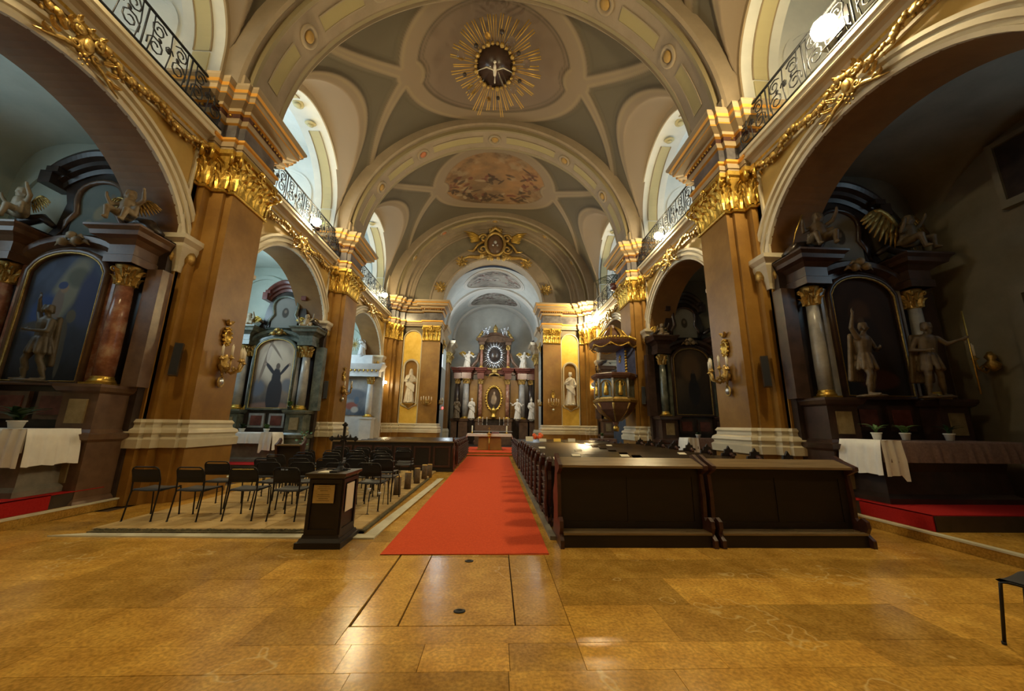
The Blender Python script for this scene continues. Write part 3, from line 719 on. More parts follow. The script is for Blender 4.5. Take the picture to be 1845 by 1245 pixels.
# transverse ribs with sunk yellow panels and medallions
RA, RB = 5.95, 5.72
def rib(yc, L, parent):
    pr = [(-L, .75, 0), (-L, .16, 0), (-L + .07, .10, 1), (-L + .14, .16, 0), (-L + .24, .16, 0), (-L + .24, .0, 0), (-L + .34, 0, 1), (-L + .36, .02, 0), (-.36, .02, 0), (-.34, .0, 2), (-.32, .05, 0)]
    pr = pr[:8] + [(-.30, .02, 0)]
    left = [(y, o) for y, o, _ in pr]; right = [(-y, o) for y, o in reversed(left)]
    prof = left + right; n = 72; rows = []
    for i in range(n + 1):
        a = PI * i / n
        rows.append([((RA + o) * -math.cos(a), yc + y, ZS + (RB + o) * math.sin(a)) for y, o in prof])
    mb = MB(); mb.grid(rows, smooth=False)
    mb.m = [2 if (k % (len(prof) - 1)) in (2, 12 + 2) else (1 if (k % (len(prof) - 1)) in (4, 5, 11, 12) else 0) for k in range(len(mb.f))]
    mb.build('transverse_rib', ['ribpaint', 'panelline', 'ceil2'], parent)
    for k, a in enumerate((.17, .31, .5, .69, .83)):
        c = Vector((-RA * math.cos(PI * a), yc, ZS + RB * math.sin(PI * a)))
        Mx = T(*c) @ RY(PI * (a - .5))
        mb = MB(); mb.lathe([(.30, .04), (.30, -.03), (.25, -.05), (.20, -.03), (.19, .0)], 20, M=Mx); mb.build('medallion_ring', ['ceil2'], parent)
        mb = MB(); mb.lathe([(.17, .02), (.15, -.03), (.08, -.06), (.02, -.07)], 12, M=Mx); mb.build('medallion', ['medal' if k != 1 else 'medalred'], parent)
    for a0, a1 in ((.06, .14), (.20, .28), (.34, .47), (.53, .66), (.72, .80), (.86, .94)):   # sunk yellow strips
        rows = []
        for i in range(9):
            a = PI * (a0 + (a1 - a0) * i / 8)
            rows.append([((RA + o) * -math.cos(a), yc + y, ZS + (RB + o) * math.sin(a)) for y, o in ((-.21, .012), (-.21, -.012), (-.18, -.012), (-.18, .0), (.18, .0), (.18, -.012), (.21, -.012), (.21, .012))])
        mb = MB(); mb.grid(rows, smooth=False); mb.m = [1 if (k % 7) == 3 else 0 for k in range(len(mb.f))]
        mb.build('rib_panel', ['ceil2', 'paleyel'], parent)
MT['ceil2'] = mat('painted_rib_moulding', (.27, .215, .145), .7)
MT['ribpaint'] = mat('rib_paint', (.22, .172, .115), .7, c2=(.27, .21, .145), scale=1.5, amt=.5)
MT['panelline'] = mat('olive_line', (.22, .18, .10), .7)
MT['paleyel'] = mat('pale_ochre_field', (.30, .25, .12), .8)
MT['medal'] = mat('gilt_medallion', (.33, .20, .05), .6)
MT['medalred'] = mat('red_medallion', (.38, .13, .05), .6)
for yc, L in ((-4.9, .85), (1.8, .85), (8.5, .85), (15.2, .85)): rib(yc, L, ceil)
rib(22.5, .5, ceil)
# ---------------------------------------------------------------- chancel front wall
FW = struct('wall_front'); YF = 23.0; R1 = 3.25; ZI = 9.15
def half_disc_wall(y, ri, ro, zs, z0, m, parent, name, ysub=None, n=40, xo=9.0, ztop=16.0):
    """wall in plane y with arched opening radius ri down to z0"""
    mb = MB(); pts = [(-ri * math.cos(PI * i / n), zs + ri * math.sin(PI * i / n)) for i in range(n + 1)]
    k = n + 1
    mb.add([(x, y, z) for x, z in pts] + [(x, y, ztop) for x, z in pts], [(i, i + 1, k + i + 1, k + i) for i in range(n)])
    for q in (-1, 1): mb.add([(q * ri, y, z0), (q * xo, y, z0), (q * xo, y, ztop), (q * ri, y, ztop), (q * ri, y, zs)], [(0, 1, 2, 3, 4)])
    return mb.build(name, [m], parent)
MT['tymp'] = mat('grey_green_recess', (.15, .13, .09), .8, c2=(.20, .17, .12), scale=1.5, amt=.5)
half_disc_wall(YF, R1, 0, ZI, 0, 'tymp', FW, 'tympanum')
mb = MB(); n = 40
rows = [[(-R1 * math.cos(PI * i / n), y, ZI + R1 * math.sin(PI * i / n)) for y in (YF - .12, YF + .9)] for i in range(n + 1)]
rows = [[(-R1, y, 0) for y in (YF - .12, YF + .9)]] + rows + [[(R1, y, 0) for y in (YF - .12, YF + .9)]]
mb.grid(rows, smooth=False); mb.build('chancel_arch_soffit', ['ceil'], FW)
def zband(name, y, zs, prof, m, parent, n=48, pm=None, leg=None):
    rows = [[(-(r) * math.cos(PI * i / n), y - p, zs + r * math.sin(PI * i / n)) for r, p in prof] for i in range(n + 1)]
    if leg is not None:
        rows = [[(-r, y - p, leg) for r, p in prof]] + rows + [[(r, y - p, leg) for r, p in prof]]
    mb = MB(); mb.grid(rows, smooth=False)
    if pm: mb.m = [pm[k % (len(prof) - 1)] for k in range(len(mb.f))]
    return mb.build(name, m, parent)
zband('chancel_archivolt', YF, ZI, [(R1, -.02), (R1, .12), (R1 + .08, .16), (R1 + .12, .12), (4.0, .12), (4.04, .18), (4.14, .18), (4.18, 0)], ['band2'] if 'band2' in MT else ['ribpaint'], FW)
zband('blind_arch', YF, ZI, [(5.15, 0), (5.15, .08), (5.22, .12), (5.30, .10), (5.42, .10), (5.44, .2), (5.6, .2), (5.62, .5), (6.6, .5)], ['ribpaint'], FW)

# ---------------------------------------------------------------- floor
FL = struct('floor')
mb = MB(); mb.box(-10.4, 10.4, -6, 33, -.12, -.02); mb.build('floor_bed', ['floord'], FL)
slab_me = None
def slab(x0, x1, y0, y1, z=0., g=.004):
    global slab_me
    dz = random.uniform(-.0012, .0012)
    if slab_me is None:
        m_ = MB(); c = .5; m_.frust((0, 0), (.5, .5), (.5, .5), -.03, -.002); m_.frust((0, 0), (.5, .5), (.4995, .4993), -.002, 0)
        o = m_.build('slab', ['floor'], FL); slab_me = o.data
    else:
        o = bpy.data.objects.new('slab', slab_me); COL.objects.link(o); o.parent = FL
    o.location = ((x0 + x1) / 2, (y0 + y1) / 2, z + dz); o.scale = (x1 - x0 - g, y1 - y0 - g, 1)
    return o
# central slabs of the old tomb
for a in ((-.38, .545, 3.30, 4.84, .016), (-.38, .545, 4.84, 6.4, .010), (-.745, -.38, 3.30, 4.9, .014), (-.745, -.38, 4.9, 6.4, .006), (.545, .98, 3.30, 4.9, .008), (.545, .98, 4.9, 6.4, .006), (-.76, .98, 3.06, 3.30, .004),
          (-.64, -.12, 2.75, 3.06, .003), (-.12, .48, 2.75, 3.06, .004), (.48, .98, 2.75, 3.06, .003)): slab(*a[:4], g=a[4])
rs = random.Random(11)
rows_y = [1.0, 1.55, 2.10, 2.75, 3.06, 3.62, 4.2, 4.75, 5.4, 5.9, 6.4]
for i in range(len(rows_y) - 1):
    y0, y1 = rows_y[i], rows_y[i + 1]
    segs = [(-6.5, 6.5)] if y1 <= 2.76 else [(-6.5, -.76 if y0 > 3 else -.64), (.98, 6.5)]
    pass
    for a, b in segs:
        x = a
        while x < b - .01:
            w = rs.uniform(.75, 1.25); nx_ = x + w
            if b - nx_ < .45: nx_ = b
            slab(x, nx_, y0, y1, g=.003); x = nx_
mb = MB(); 
for y0 in np.arange(6.4, 23, .65):
    x = -6.5 + rs.uniform(0, .4)
    while x < 6.5:
        w = rs.uniform(.8, 1.2)
        if not (y0 < 8 and -1.1 <= x < 1.15 and False): mb.box(x, min(x + w - .004, 6.5), y0, y0 + .646, -.03, -.003)
        x += w
o = mb.build('far_paving', ['floor'], FL); o['kind'] = 'stuff'
mb = MB(); mb.box(-6.6, 6.6, -6, 1.0, -.03, 0); mb.build('near_paving', ['floor'], FL)
for k, (x, y) in enumerate(((.08, 4.70), (.08, 3.53))):
    m_ = MB(); m_.lathe([(.05, 0), (.05, .006), (.03, .008), (.028, .002), (.001, .002)], 14, (x, y, 0), sy=.75 if k else .8); m_.build('iron_ring', ['iron'], FL)
# back wall and chancel shell
WB = struct('wall_back'); mb = MB(); mb.box(-10.4, 10.4, -6.2, -6, 0, 16); mb.build('back_plaster', ['ceil'], WB)
CX = 3.65
WC = struct('wall_chancel')
MT['chan'] = mat('chancel_plaster', (.36, .36, .33), .8, c2=(.42, .42, .38), scale=1.5, amt=.5)
MT['chanb'] = mat('chancel_band', (.44, .41, .36), .8)
for q in (-1, 1):
    m_ = MB()
    # side wall with a tall window recess
    for a in ((YF + .9, 25.4, 0, 9.2), (28.6, 32.6, 0, 9.2), (25.4, 28.6, 0, 5.6), ): m_.box(q * CX, q * (CX + .3), *a)
    m_.box(q * CX, q * (CX + .3), 25.4, 28.6, 8.9, 9.2)
    m_.build('chancel_side_wall', ['chan'], WC)
    m_ = MB(); m_.box(q * (CX + .25), q * (CX + .3), 25.4, 28.6, 5.6, 8.9)
    m_.build('window_glass', [bulbmat(1.6 if q < 0 else .6, (.8, .95, 1.0))], WC)
    # chancel pilasters with capitals and cornice
    for yp in (24.6, 29.2):
        pth = [(q * CX, yp - .5), (q * (CX - .22), yp - .5), (q * (CX - .22), yp + .5), (q * CX, yp + .5)]
        fl = -q if q > 0 else 1
        fl = 1 if q < 0 else -1
        fl = {-1: -1, 1: 1}[q]
        m_ = MB(); m_.sweep(pth, [(0, 1.2), (0, 6.3)], flip=fl, caps=False); m_.build('pilaster', ['soffit'], WC)
        m_ = MB(); m_.sweep(pth, [(0, 0), (.1, 0), (.1, .9), (.12, 1.0), (.05, 1.2), (0, 1.2)], flip=fl); m_.build('pilaster_base', ['cream'], WC)
        m_ = MB(); capital(m_, pth, 6.3, .8, 0, fl); m_.build('pilaster_capital', ['gold2'], WC)
        m_ = MB(); m_.sweep(pth, [(0, 7.1), (.1, 7.1), (.12, 7.4), (.35, 7.7), (.45, 7.75), (.5, 7.95), (0, 8.0)], flip=fl); m_.build('pilaster_cornice', ['ceil'], WC)
    m_ = MB(); m_.sweep([(q * CX, YF + .9), (q * CX, 32.6)], [(0, 7.1), (.03, 7.1), (.05, 7.5), (.2, 7.75), (.28, 7.9), (0, 8.0)], flip=q); m_.build('chancel_cornice', ['ceil'], WC)
def chancel_vault():
    n = 30
    for (ya, yb) in ((YF + .9, 28.0), (28.0, 32.6)):
        rows = [[(-CX * math.cos(PI * i / n), y, 8.9 + 3.35 * math.sin(PI * i / n)) for y in (ya, yb)] for i in range(n + 1)]
        m_ = MB(); m_.grid(rows); m_.build('chancel_vault', ['chan'], WC)
        yc = (ya + yb) / 2; N = 130; g = np.linspace(-1, 1, N); A, B = np.meshgrid(g, g, indexing='ij')
        a_, b_2 = 2.0, 1.55
        X = A * a_; th = np.arcsin(X / CX); Z = 8.9 + 3.35 * np.cos(th) - .03
        P = np.stack([X, yc + B * b_2, Z], -1)
        gridmesh('fresco', P, fresco_cols(A, B, int(ya), 'cool'), 'fresco', WC, A * A + B * B < 1)
        rows = []
        for i in range(61):
            t = 2 * PI * i / 60; row = []
            for r, d in ((0, .02), (0, .09), (.10, .10), (.14, .06), (.26, .06), (.30, 0)):
                x = (a_ + r) * math.cos(t); y = yc + (b_2 + r) * math.sin(t); row.append((x, y, 8.9 + 3.35 * math.sqrt(max(0, 1 - (x / CX) ** 2)) - d))
            rows.append(row)
        m_ = MB(); m_.grid(rows, smooth=False); m_.build('fresco_frame', ['chanb'], WC)
    for yc in (28.0, 32.2):
        rows = [[(-(CX - o) * math.cos(PI * i / n), yc + y, 8.9 + (3.35 - o) * math.sin(PI * i / n)) for y, o in ((-.4, 0), (-.4, .14), (-.3, .18), (.3, .18), (.4, .14), (.4, 0))] for i in range(n + 1)]
        m_ = MB(); m_.grid(rows, smooth=False); m_.build('chancel_rib', ['chanb'], WC)
chancel_vault()
m_ = MB(); m_.box(-4, 4, 32.6, 32.8, 0, 13); m_.build('apse_wall', ['chan'], WC)
for q in (-1, 1):   # thick walls closing the nave corners beyond the last bay
    m_ = MB(); m_.box(q * CX, q * 10.4, YF + .9, YF + 1.0, 0, 16); m_.build('corner_wall', ['chan'], WC)
# niche piers of the chancel front, both sides
for s, nm in SIDES:
    P = thing('chancel_pier', 'yellow and brown marble chancel pier with statue niche on the %s' % nm, 'pier')
    def pil(x0, x1, y, dep, fl):
        pth = [(x0, y), (x0, y - dep), (x1, y - dep), (x1, y)]
        return pth
    # plan from chancel jamb to the side wall
    q = [(R1, YF + .9), (R1, YF - .30), (4.36, YF - .30), (4.36, YF - .10), (5.58, YF - .10), (5.58, YF - .30), (5.9, YF - .30), (5.9, YF - .62), (6.05, YF - .62), (6.05, YF - .8), (6.35, YF - .8), (6.35, YF - 1.0), (6.5, YF - 1.0)]
    pth = [(s * x, y) for x, y in q]
    fl = s * -1
    m_ = MB(); m_.sweep(pth, [(0, 1.5), (0, 6.65)], flip=fl, caps=False); m_.build('shaft', ['pier'], P)
    m_ = MB(); m_.sweep(pth, BASEP[:3], flip=fl); m_.build('plinth', ['pier'], P)
    m_ = MB(); m_.sweep(pth, [(.0, 1.02)] + BASEP[3:], flip=fl); m_.build('base_moulding', ['cream'], P)
    for seg in (pth[1:3], pth[5:8], pth[7:10], pth[9:13]):
        m_ = MB(); capital(m_, seg, 6.65, .95, 0, fl); m_.build('capital', ['gold'], P)
    m_ = MB(); m_.sweep(pth, [(0, 7.6), (.05, 7.6), (.05, 7.7), (.08, 7.7), (.08, 7.85), (.12, 7.88), (.12, 7.95), (.02, 7.96)], flip=fl, pm=[0, 0, 0, 0, 1, 1, 0]); m_.build('architrave', ['ceil', 'gilt'], P)
    m_ = MB(); m_.sweep(pth, [(.02, 7.96), (.02, 8.45)], flip=fl, caps=False); m_.build('frieze', ['frieze'], P)
    m_ = MB(); m_.sweep(pth, COR, flip=fl, pm=[1, 0, 0, 2, 1, 0, 0, 1, 0, 0, 1, 0, 0, 0]); m_.build('cornice', ['ceil', 'gilt', 'woodc'], P)
    m_ = MB()
    for x in np.arange(R1, 6.3, .12): m_.sph((s * x, YF - .46, 8.66), .04, 0, 5)
    o = m_.build('bead_row', ['gold'], P); o['kind'] = 'stuff'
    # yellow panel with a sunk niche
    xc = s * 4.97; yp = YF - .13
    def tallpanel(hw, z0, z1, n=10):
        return [(xc - hw, z0 + hw * .7)] + [(xc - hw * math.cos(PI * i / n), z0 + hw * .7 - hw * .7 * math.sin(PI * i / n)) for i in range(1, n)] + [(xc + hw, z0 + hw * .7)] + [(xc + hw * math.cos(PI * i / n), z1 - hw + hw * math.sin(PI * i / n)) for i in range(n + 1)]
    po = tallpanel(.56, 1.25, 7.3)
    zb, zt, hn = 2.75, 5.0, .40
    # front sheet with a hole: left, right, below, above strips
    npt = 12; arc = [(xc - hn * math.cos(PI * i / npt), zt + hn * math.sin(PI * i / npt)) for i in range(npt + 1)]
    m_ = MB()
    zl = 1.6; zu = 6.75
    m_.add([(xc - .56, yp, zl), (xc - hn, yp, zb), (xc - hn, yp, zt), (xc - .56, yp, zu)], [(0, 1, 2, 3)])
    m_.add([(xc + .56, yp, zl), (xc + hn, yp, zb), (xc + hn, yp, zt), (xc + .56, yp, zu)], [(0, 1, 2, 3)])
    m_.add([(xc - .56, yp, zl), (xc + .56, yp, zl), (xc + hn, yp, zb), (xc - hn, yp, zb)], [(0, 1, 2, 3)])
    m_.add([(x, yp, z) for x, z in [(xc - .56, zu)] + arc + [(xc + .56, zu)]], [tuple(range(npt + 3))])
    lowc = [(xc - .56 * math.cos(PI * i / 12), yp, zl - .4 * math.sin(PI * i / 12)) for i in range(13)]; m_.add(lowc, [tuple(range(13))])
    upc = [(xc - .56 * math.cos(PI * i / 12), yp, zu + .5 * math.sin(PI * i / 12)) for i in range(13)]; m_.add(upc, [tuple(range(13))])
    m_.build('yellow_panel', ['niche'], P, fix=False)
    rows = []
    for i in range(13):      # niche cavity: half cylinder + quarter dome
        a = PI * i / 12; rows.append([(xc - hn * math.cos(a), yp + .42 * math.sin(a), z) for z in (zb, (zb + zt) / 2, zt)] + [(xc - hn * math.cos(a) * math.cos(b), yp + .42 * math.sin(a) * math.cos(b), zt + hn * math.sin(b)) for b in (.3, .6, .9, 1.2, 1.5707)])
    m_ = MB(); m_.grid(rows); m_.build('niche', ['niche'], P)
    m_ = MB(); rows = [[(xc - (hn + r) * math.cos(PI * i / 14), yp - p, zt + (hn + r) * math.sin(PI * i / 14)) for r, p in ((-.02, 0), (-.02, .05), (.06, .07), (.10, .0))] for i in range(15)]
    rows = [[(xc - hn - r, yp - p, zb) for r, p in ((-.02, 0), (-.02, .05), (.06, .07), (.10, .0))]] + rows + [[(xc + hn + r, yp - p, zb) for r, p in ((-.02, 0), (-.02, .05), (.06, .07), (.10, .0))]]
    m_.grid(rows, smooth=False); m_.tube([(xc - .5, yp - .05, zb + .05), (xc - .42, yp - .05, zb - .12), (xc - .2, yp - .05, zb - .2), (xc, yp - .05, zb - .32), (xc + .2, yp - .05, zb - .2), (xc + .42, yp - .05, zb - .12), (xc + .5, yp - .05, zb + .05)], .045, 6)
    m_.build('niche_frame', ['cream'], P)
    m_ = MB(); m_.tube([(x, yp - .03, z) for x, z in po], .04, 6, closed=True); m_.build('panel_moulding', ['cream'], P)
    m_ = MB(); m_.lathe([(.05, -.38), (.16, -.28), (.20, -.18), (.34, -.06), (.38, 0)], 12, (xc, yp + .05, zb)); m_.build('niche_bracket', ['gold2'], P)
    m_ = MB()
    for k in range(9):
        a = -1.2 + .3 * k; leaf_bm(m_, T(xc, yp + .3, zt - .02) @ RY(a) @ RZ(PI), .12, .36, 0, -.05)
    m_.build('shell', ['gold2'], P)
# ornaments of the chancel arch
def flower_cluster(name, label, loc, r=.3):
    K = thing(name, label, 'ornament', loc); m_ = MB()
    for k in range(9):
        a = 2 * PI * k / 9; leaf_bm(m_, RY(a) @ T(0, 0, .04) @ RZ(PI), r * .5, r * 1.1, 0, .05)
    for k in range(12): m_.sph((random.uniform(-.5, .5) * r, -.08, random.uniform(-.6, .6) * r), r * .2, 0, 6)
    m_.build('gilded_flowers', ['gold2'], K); return K
for k, (a, w) in enumerate(((.10, 'lower left'), (.30, 'upper left'), (.70, 'upper right'), (.90, 'lower right'))):
    flower_cluster('flower_cluster', 'gilded flower cluster on the %s of the chancel arch band' % w, (-3.65 * math.cos(PI * a), YF - .14, ZI + 3.65 * math.sin(PI * a)), .34)
# ================================================================ figures (one continuous remeshed body each)
def capsule(vs, fs, a, b, ra, rb, n=10, sx=1., sy=1.):
    a = Vector(a); b = Vector(b); d = b - a; L = max(d.length, 1e-4); d.normalize()
    u = d.orthogonal() if abs(d.z) < .99 else Vector((1, 0, 0)); u.normalize(); w = d.cross(u)
    prof = []
    for i in range(4): t = PI / 2 * i / 3; prof.append((-ra * math.cos(t), ra * math.sin(t)))
    for i in range(4): t = PI / 2 * (1 - i / 3); prof.append((L + rb * math.cos(t), rb * math.sin(t)))
    o = len(vs)
    for z, r in prof:
        for j in range(n):
            an = 2 * PI * j / n; off = (u * math.cos(an) + w * math.sin(an)) * max(r, 1e-4)
            vs.append((a.x + d.x * z + off.x * sx, a.y + d.y * z + off.y * sy, a.z + d.z * z + off.z))
    k = len(prof)
    for i in range(k - 1):
        for j in range(n): fs.append((o + i * n + j, o + i * n + (j + 1) % n, o + (i + 1) * n + (j + 1) % n, o + (i + 1) * n + j))
    fs.append(tuple(o + j for j in range(n))[::-1]); fs.append(tuple(o + (k - 1) * n + j for j in range(n)))
def remeshed(name, caps, voxel, smooth=2):
    vs = []; fs = []
    for c in caps: capsule(vs, fs, *c)
    me = bpy.data.meshes.new(name + '_raw'); me.from_pydata(vs, [], fs)
    o = bpy.data.objects.new(name + '_raw', me); COL.objects.link(o)
    m = o.modifiers.new('r', 'REMESH'); m.mode = 'VOXEL'; m.voxel_size = voxel; m.use_smooth_shade = True
    if smooth: q = o.modifiers.new('s', 'SMOOTH'); q.iterations = smooth; q.factor = .5
    dg = bpy.context.evaluated_depsgraph_get(); dg.update()
    out = bpy.data.meshes.new_from_object(o.evaluated_get(dg)); out.name = name
    bpy.data.objects.remove(o); bpy.data.meshes.remove(me)
    out.polygons.foreach_set('use_smooth', [True] * len(out.polygons))
    return out
def hand(c, wr, d, side, r=.011, curl=.5):
    """wr wrist, d direction; palm plus five fingers"""
    wr = Vector(wr); d = Vector(d).normalized(); lat = d.cross(Vector((0, 1, 0)));
    if lat.length < .2: lat = d.cross(Vector((1, 0, 0)))
    lat.normalize(); dn = d.cross(lat)
    p = wr + d * .075
    c.append((wr, p, .03, .036, 8, 1, .7))
    for k, L in enumerate((.058, .072, .078, .068)):
        b = p + lat * (-.03 + .02 * k) + d * .012; m = b + d * L * .55; e = m + d * L * .45 + dn * L * curl
        c.append((b, m, r, r * .95, 6)); c.append((m, e, r * .95, r * .8, 6))
    b = wr + lat * -.03 + d * .02; m = b + lat * -.03 + d * .03; c.append((b, m, r * 1.1, r, 6)); c.append((m, m + d * .035 + dn * .01, r, r * .8, 6))
def head(c, hp, face=(0, -1, 0), r=.082, beard=False, hair=True, mitre=False, crown=False):
    hp = Vector(hp); f = Vector(face).normalized(); up = Vector((0, 0, 1)); lt = up.cross(f)
    c.append((hp + up * .015, hp - up * .05 + f * .015, r, r * .72, 12))          # skull to chin
    c.append((hp + f * .075 - up * .0, hp + f * .092 - up * .035, .013, .018, 6))      # nose
    c.append((hp + f * .066 + lt * .03 + up * .018, hp + f * .066 - lt * .03 + up * .018, .014, .014, 6))  # brow
    c.append((hp + f * .068 + lt * .018 - up * .062, hp + f * .068 - lt * .018 - up * .062, .010, .010, 6))  # mouth
    for q in (-1, 1): c.append((hp + lt * q * .08 + up * .01, hp + lt * q * .08 - up * .03, .016, .012, 6))
    if hair:
        for k in range(9):
            a = PI * .25 + PI * 1.5 * k / 8; v = (f * math.cos(a) + lt * math.sin(a))
            c.append((hp + v * .06 + up * .07, hp + v * .085 - up * (.03 + .05 * (k % 2)), .035, .026, 7))
    if beard:
        for k in (-1, 0, 1): c.append((hp + f * .05 + lt * k * .03 - up * .07, hp + f * .075 + lt * k * .02 - up * .15, .03, .014, 7))
    if mitre: c.append((hp + up * .08, hp + up * .27, .085, .02, 8, 1, .6))
def robed(h=1.75, arms='pray', beard=False, mitre=False, turn=0., lean=0., kneel=False, voxel=.022, hands=True, veil=False):
    c = []; hz = h
    sx = lean * .08
    hip = Vector((sx * .3, 0, .52 * h)); ch = Vector((sx, -.01, .74 * h)); nk = Vector((sx * 1.2, -.01, .84 * h)); hd = Vector((sx * 1.3 + .01, -.03, .925 * h))
    c.append(((0, 0, .06), hip, .25, .15, 14, 1, .78)); c.append((hip, ch, .15, .175, 12, 1.08, .75)); c.append((ch + Vector((-.13, 0, .04)), ch + Vector((.13, 0, .04)), .075, .075, 10))
    c.append((nk - Vector((0, 0, .05)), hd - Vector((0, 0, .06)), .062, .055, 10))
    f = Vector((math.sin(turn), -math.cos(turn), -.1)); head(c, hd, f, beard=beard, mitre=mitre, hair=not veil)
    if veil:
        c.append((hd + Vector((0, .03, .03)), hd + Vector((0, .05, -.15)), .105, .14, 12)); c.append((hd + Vector((0, .06, -.15)), hip + Vector((0, .1, 0)), .14, .17, 12, 1.2, .7))
    rs = random.Random(int(h * 100) + len(arms) + int(beard) * 3 + int(turn * 10))
    for k in range(13):        # drapery folds falling from the girdle
        a = 2 * PI * k / 13 + rs.uniform(-.15, .15); a2 = a + rs.uniform(-.25, .35)
        c.append(((.13 * math.cos(a), .10 * math.sin(a), .55 * h), (.26 * math.cos(a2), .21 * math.sin(a2), .03), .025, .05 + rs.uniform(0, .02), 7))
    for k in range(5):         # mantle thrown across the hips
        c.append(((-.2, -.10 - .012 * k, (.62 - .03 * k) * h), (.2, -.13 - .01 * k, (.50 - .045 * k) * h), .03, .045, 7))
    c.append(((.17, .02, .78 * h), (.24, .05, .30 * h), .06, .09, 8))
    S = {-1: ch + Vector((-.19, 0, .045)), 1: ch + Vector((.19, 0, .045))}
    def arm(q, el, wr, hd_):
        el = Vector(el); wr = Vector(wr)
        c.append((S[q], el, .066, .055, 9)); c.append((el, wr, .058, .036, 9)); c.append((el - Vector((0, 0, .01)), el + (wr - el) * .6 - Vector((0, 0, .10)), .05, .045, 8))
        if hands: hand(c, wr, hd_, q)
        else: c.append((wr, wr + Vector(hd_).normalized() * .12, .034, .03, 7, 1, .7))
    A = {'pray': (((-.27, -.08, .62), (-.06, -.24, .70), (.3, -.2, .9)), ((.27, -.08, .62), (.06, -.24, .70), (-.3, -.2, .9))),
         'chest': (((-.27, -.06, .62), (-.02, -.21, .72), (.8, -.1, .4)), ((.29, -.08, .60), (.20, -.28, .58), (.2, -.8, 0))),
         'raise': (((-.36, -.05, .80), (-.44, -.12, .98), (-.1, 0, 1)), ((.29, -.08, .60), (.16, -.27, .64), (-.4, -.6, .1))),
         'open': (((-.34, -.08, .66), (-.50, -.22, .74), (-.8, -.3, .4)), ((.34, -.08, .66), (.48, -.22, .68), (.8, -.4, .2))),
         'hold': (((-.28, -.06, .60), (-.12, -.26, .56), (.6, -.5, 0)), ((.27, -.05, .62), (.10, -.24, .66), (-.7, -.3, .2)))}[arms]
    for q, (el, wr, hh) in zip((-1, 1), A): arm(q, (el[0] + sx, el[1], el[2] * h), (wr[0] + sx, wr[1], wr[2] * h), hh)
    for q in (-1, 1): c.append(((q * .10, -.12, .03), (q * .12, -.26, .025), .045, .035, 8))
    return c, voxel
def soldier(h=1.75, spear=False, voxel=.017):
    """striding armoured figure with bare legs, skirt and cloak"""
    c = []; hip = Vector((0, 0, .52 * h)); ch = Vector((.02, -.02, .74 * h)); hd = Vector((.05, -.05, .93 * h))
    c.append((hip, ch, .145, .175, 12, 1.05, .75)); c.append((ch + Vector((-.14, 0, .05)), ch + Vector((.14, 0, .05)), .07, .07, 9)); c.append((ch + Vector((.02, 0, .1)), hd - Vector((0, 0, .06)), .055, .05, 9))
    head(c, hd, (.5, -1, -.1), beard=spear)
    for k in range(9):
        a = 2 * PI * k / 9; c.append(((.12 * math.cos(a), .10 * math.sin(a), .54 * h), (.20 * math.cos(a), .16 * math.sin(a), .36 * h), .05, .05, 7))
    for q, kn, an in ((-1, (-.14, -.12, .27), (-.15, -.05, .06)), (1, (.13, -.02, .27), (.20, .10, .06))):
        kn = Vector((kn[0], kn[1], kn[2] * h)); an = Vector(an)
        c.append((Vector((q * .09, 0, .5 * h)), kn, .095, .062, 10)); c.append((kn, kn * .5 + an * .5 + Vector((0, .02, 0)), .06, .062, 10)); c.append((kn * .5 + an * .5, an, .06, .036, 10)); c.append((an - Vector((0, 0, .02)), an + Vector((.0, -.19, -.03)), .04, .03, 8))
    for k in range(6): c.append(((-.16 + .06 * k, .13, .82 * h), (-.26 + .07 * k, .20, .22 * h), .05, .06, 7))
    if spear: L = (((-.30, -.02, .62), (-.16, -.22, .60), (.6, -.5, 0)), ((.34, -.06, .68), (.50, -.16, .72), (.5, -.4, .2)))
    else: L = (((-.32, -.02, .90), (-.30, -.08, 1.08), (0, 0, 1)), ((.30, -.08, .62), (.12, -.25, .62), (-.6, -.3, .1)))
    for q, (el, wr, hh) in zip((-1, 1), L):
        el = Vector((el[0], el[1], el[2] * h)); wr = Vector((wr[0], wr[1], wr[2] * h))
        c.append((ch + Vector((q * .19, 0, .05)), el, .062, .05, 9)); c.append((el, wr, .05, .032, 9)); hand(c, wr, hh, q)
    return c, voxel
def angel_caps(h=1.4, voxel=.02):
    c, v = robed(h / 1.0, 'open', voxel=voxel, hands=False, lean=1.5); return c, v
def putto(voxel=.018):
    """seated chubby child angel"""
    c = []; c.append(((0, 0, .16), (.0, -.02, .42), .15, .13, 12)); hd = Vector((.02, -.05, .62)); c.append(((0, -.02, .44), hd - Vector((0, 0, .05)), .06, .06, 8)); head(c, hd, (.3, -1, 0), r=.10)
    for q in (-1, 1):
        c.append(((q * .1, -.02, .14), (q * .17, -.28, .16), .09, .065, 9)); c.append(((q * .17, -.28, .16), (q * .14, -.30, -.08), .06, .04, 9)); c.append(((q * .14, -.29, -.09), (q * .14, -.38, -.10), .04, .03, 7))
        el = Vector((q * .28, -.06, .42 + .1 * q)); c.append(((q * .13, 0, .42), el, .05, .045, 8)); wr = el + Vector((q * .04, -.10, .15)); c.append((el, wr, .045, .035, 8)); c.append((wr, wr + Vector((0, -.02, .07)), .034, .03, 6))
    for k in range(4): c.append(((-.15, .1 - .03 * k, .12 + .05 * k), (.22, -.1, .10 + .07 * k), .04, .05, 7))
    return c, voxel
MESH = {}
MT['statdk'] = mat('dark_polychrome', (.03, .022, .015), .5, c2=(.13, .11, .075), scale=3, amt=.9)
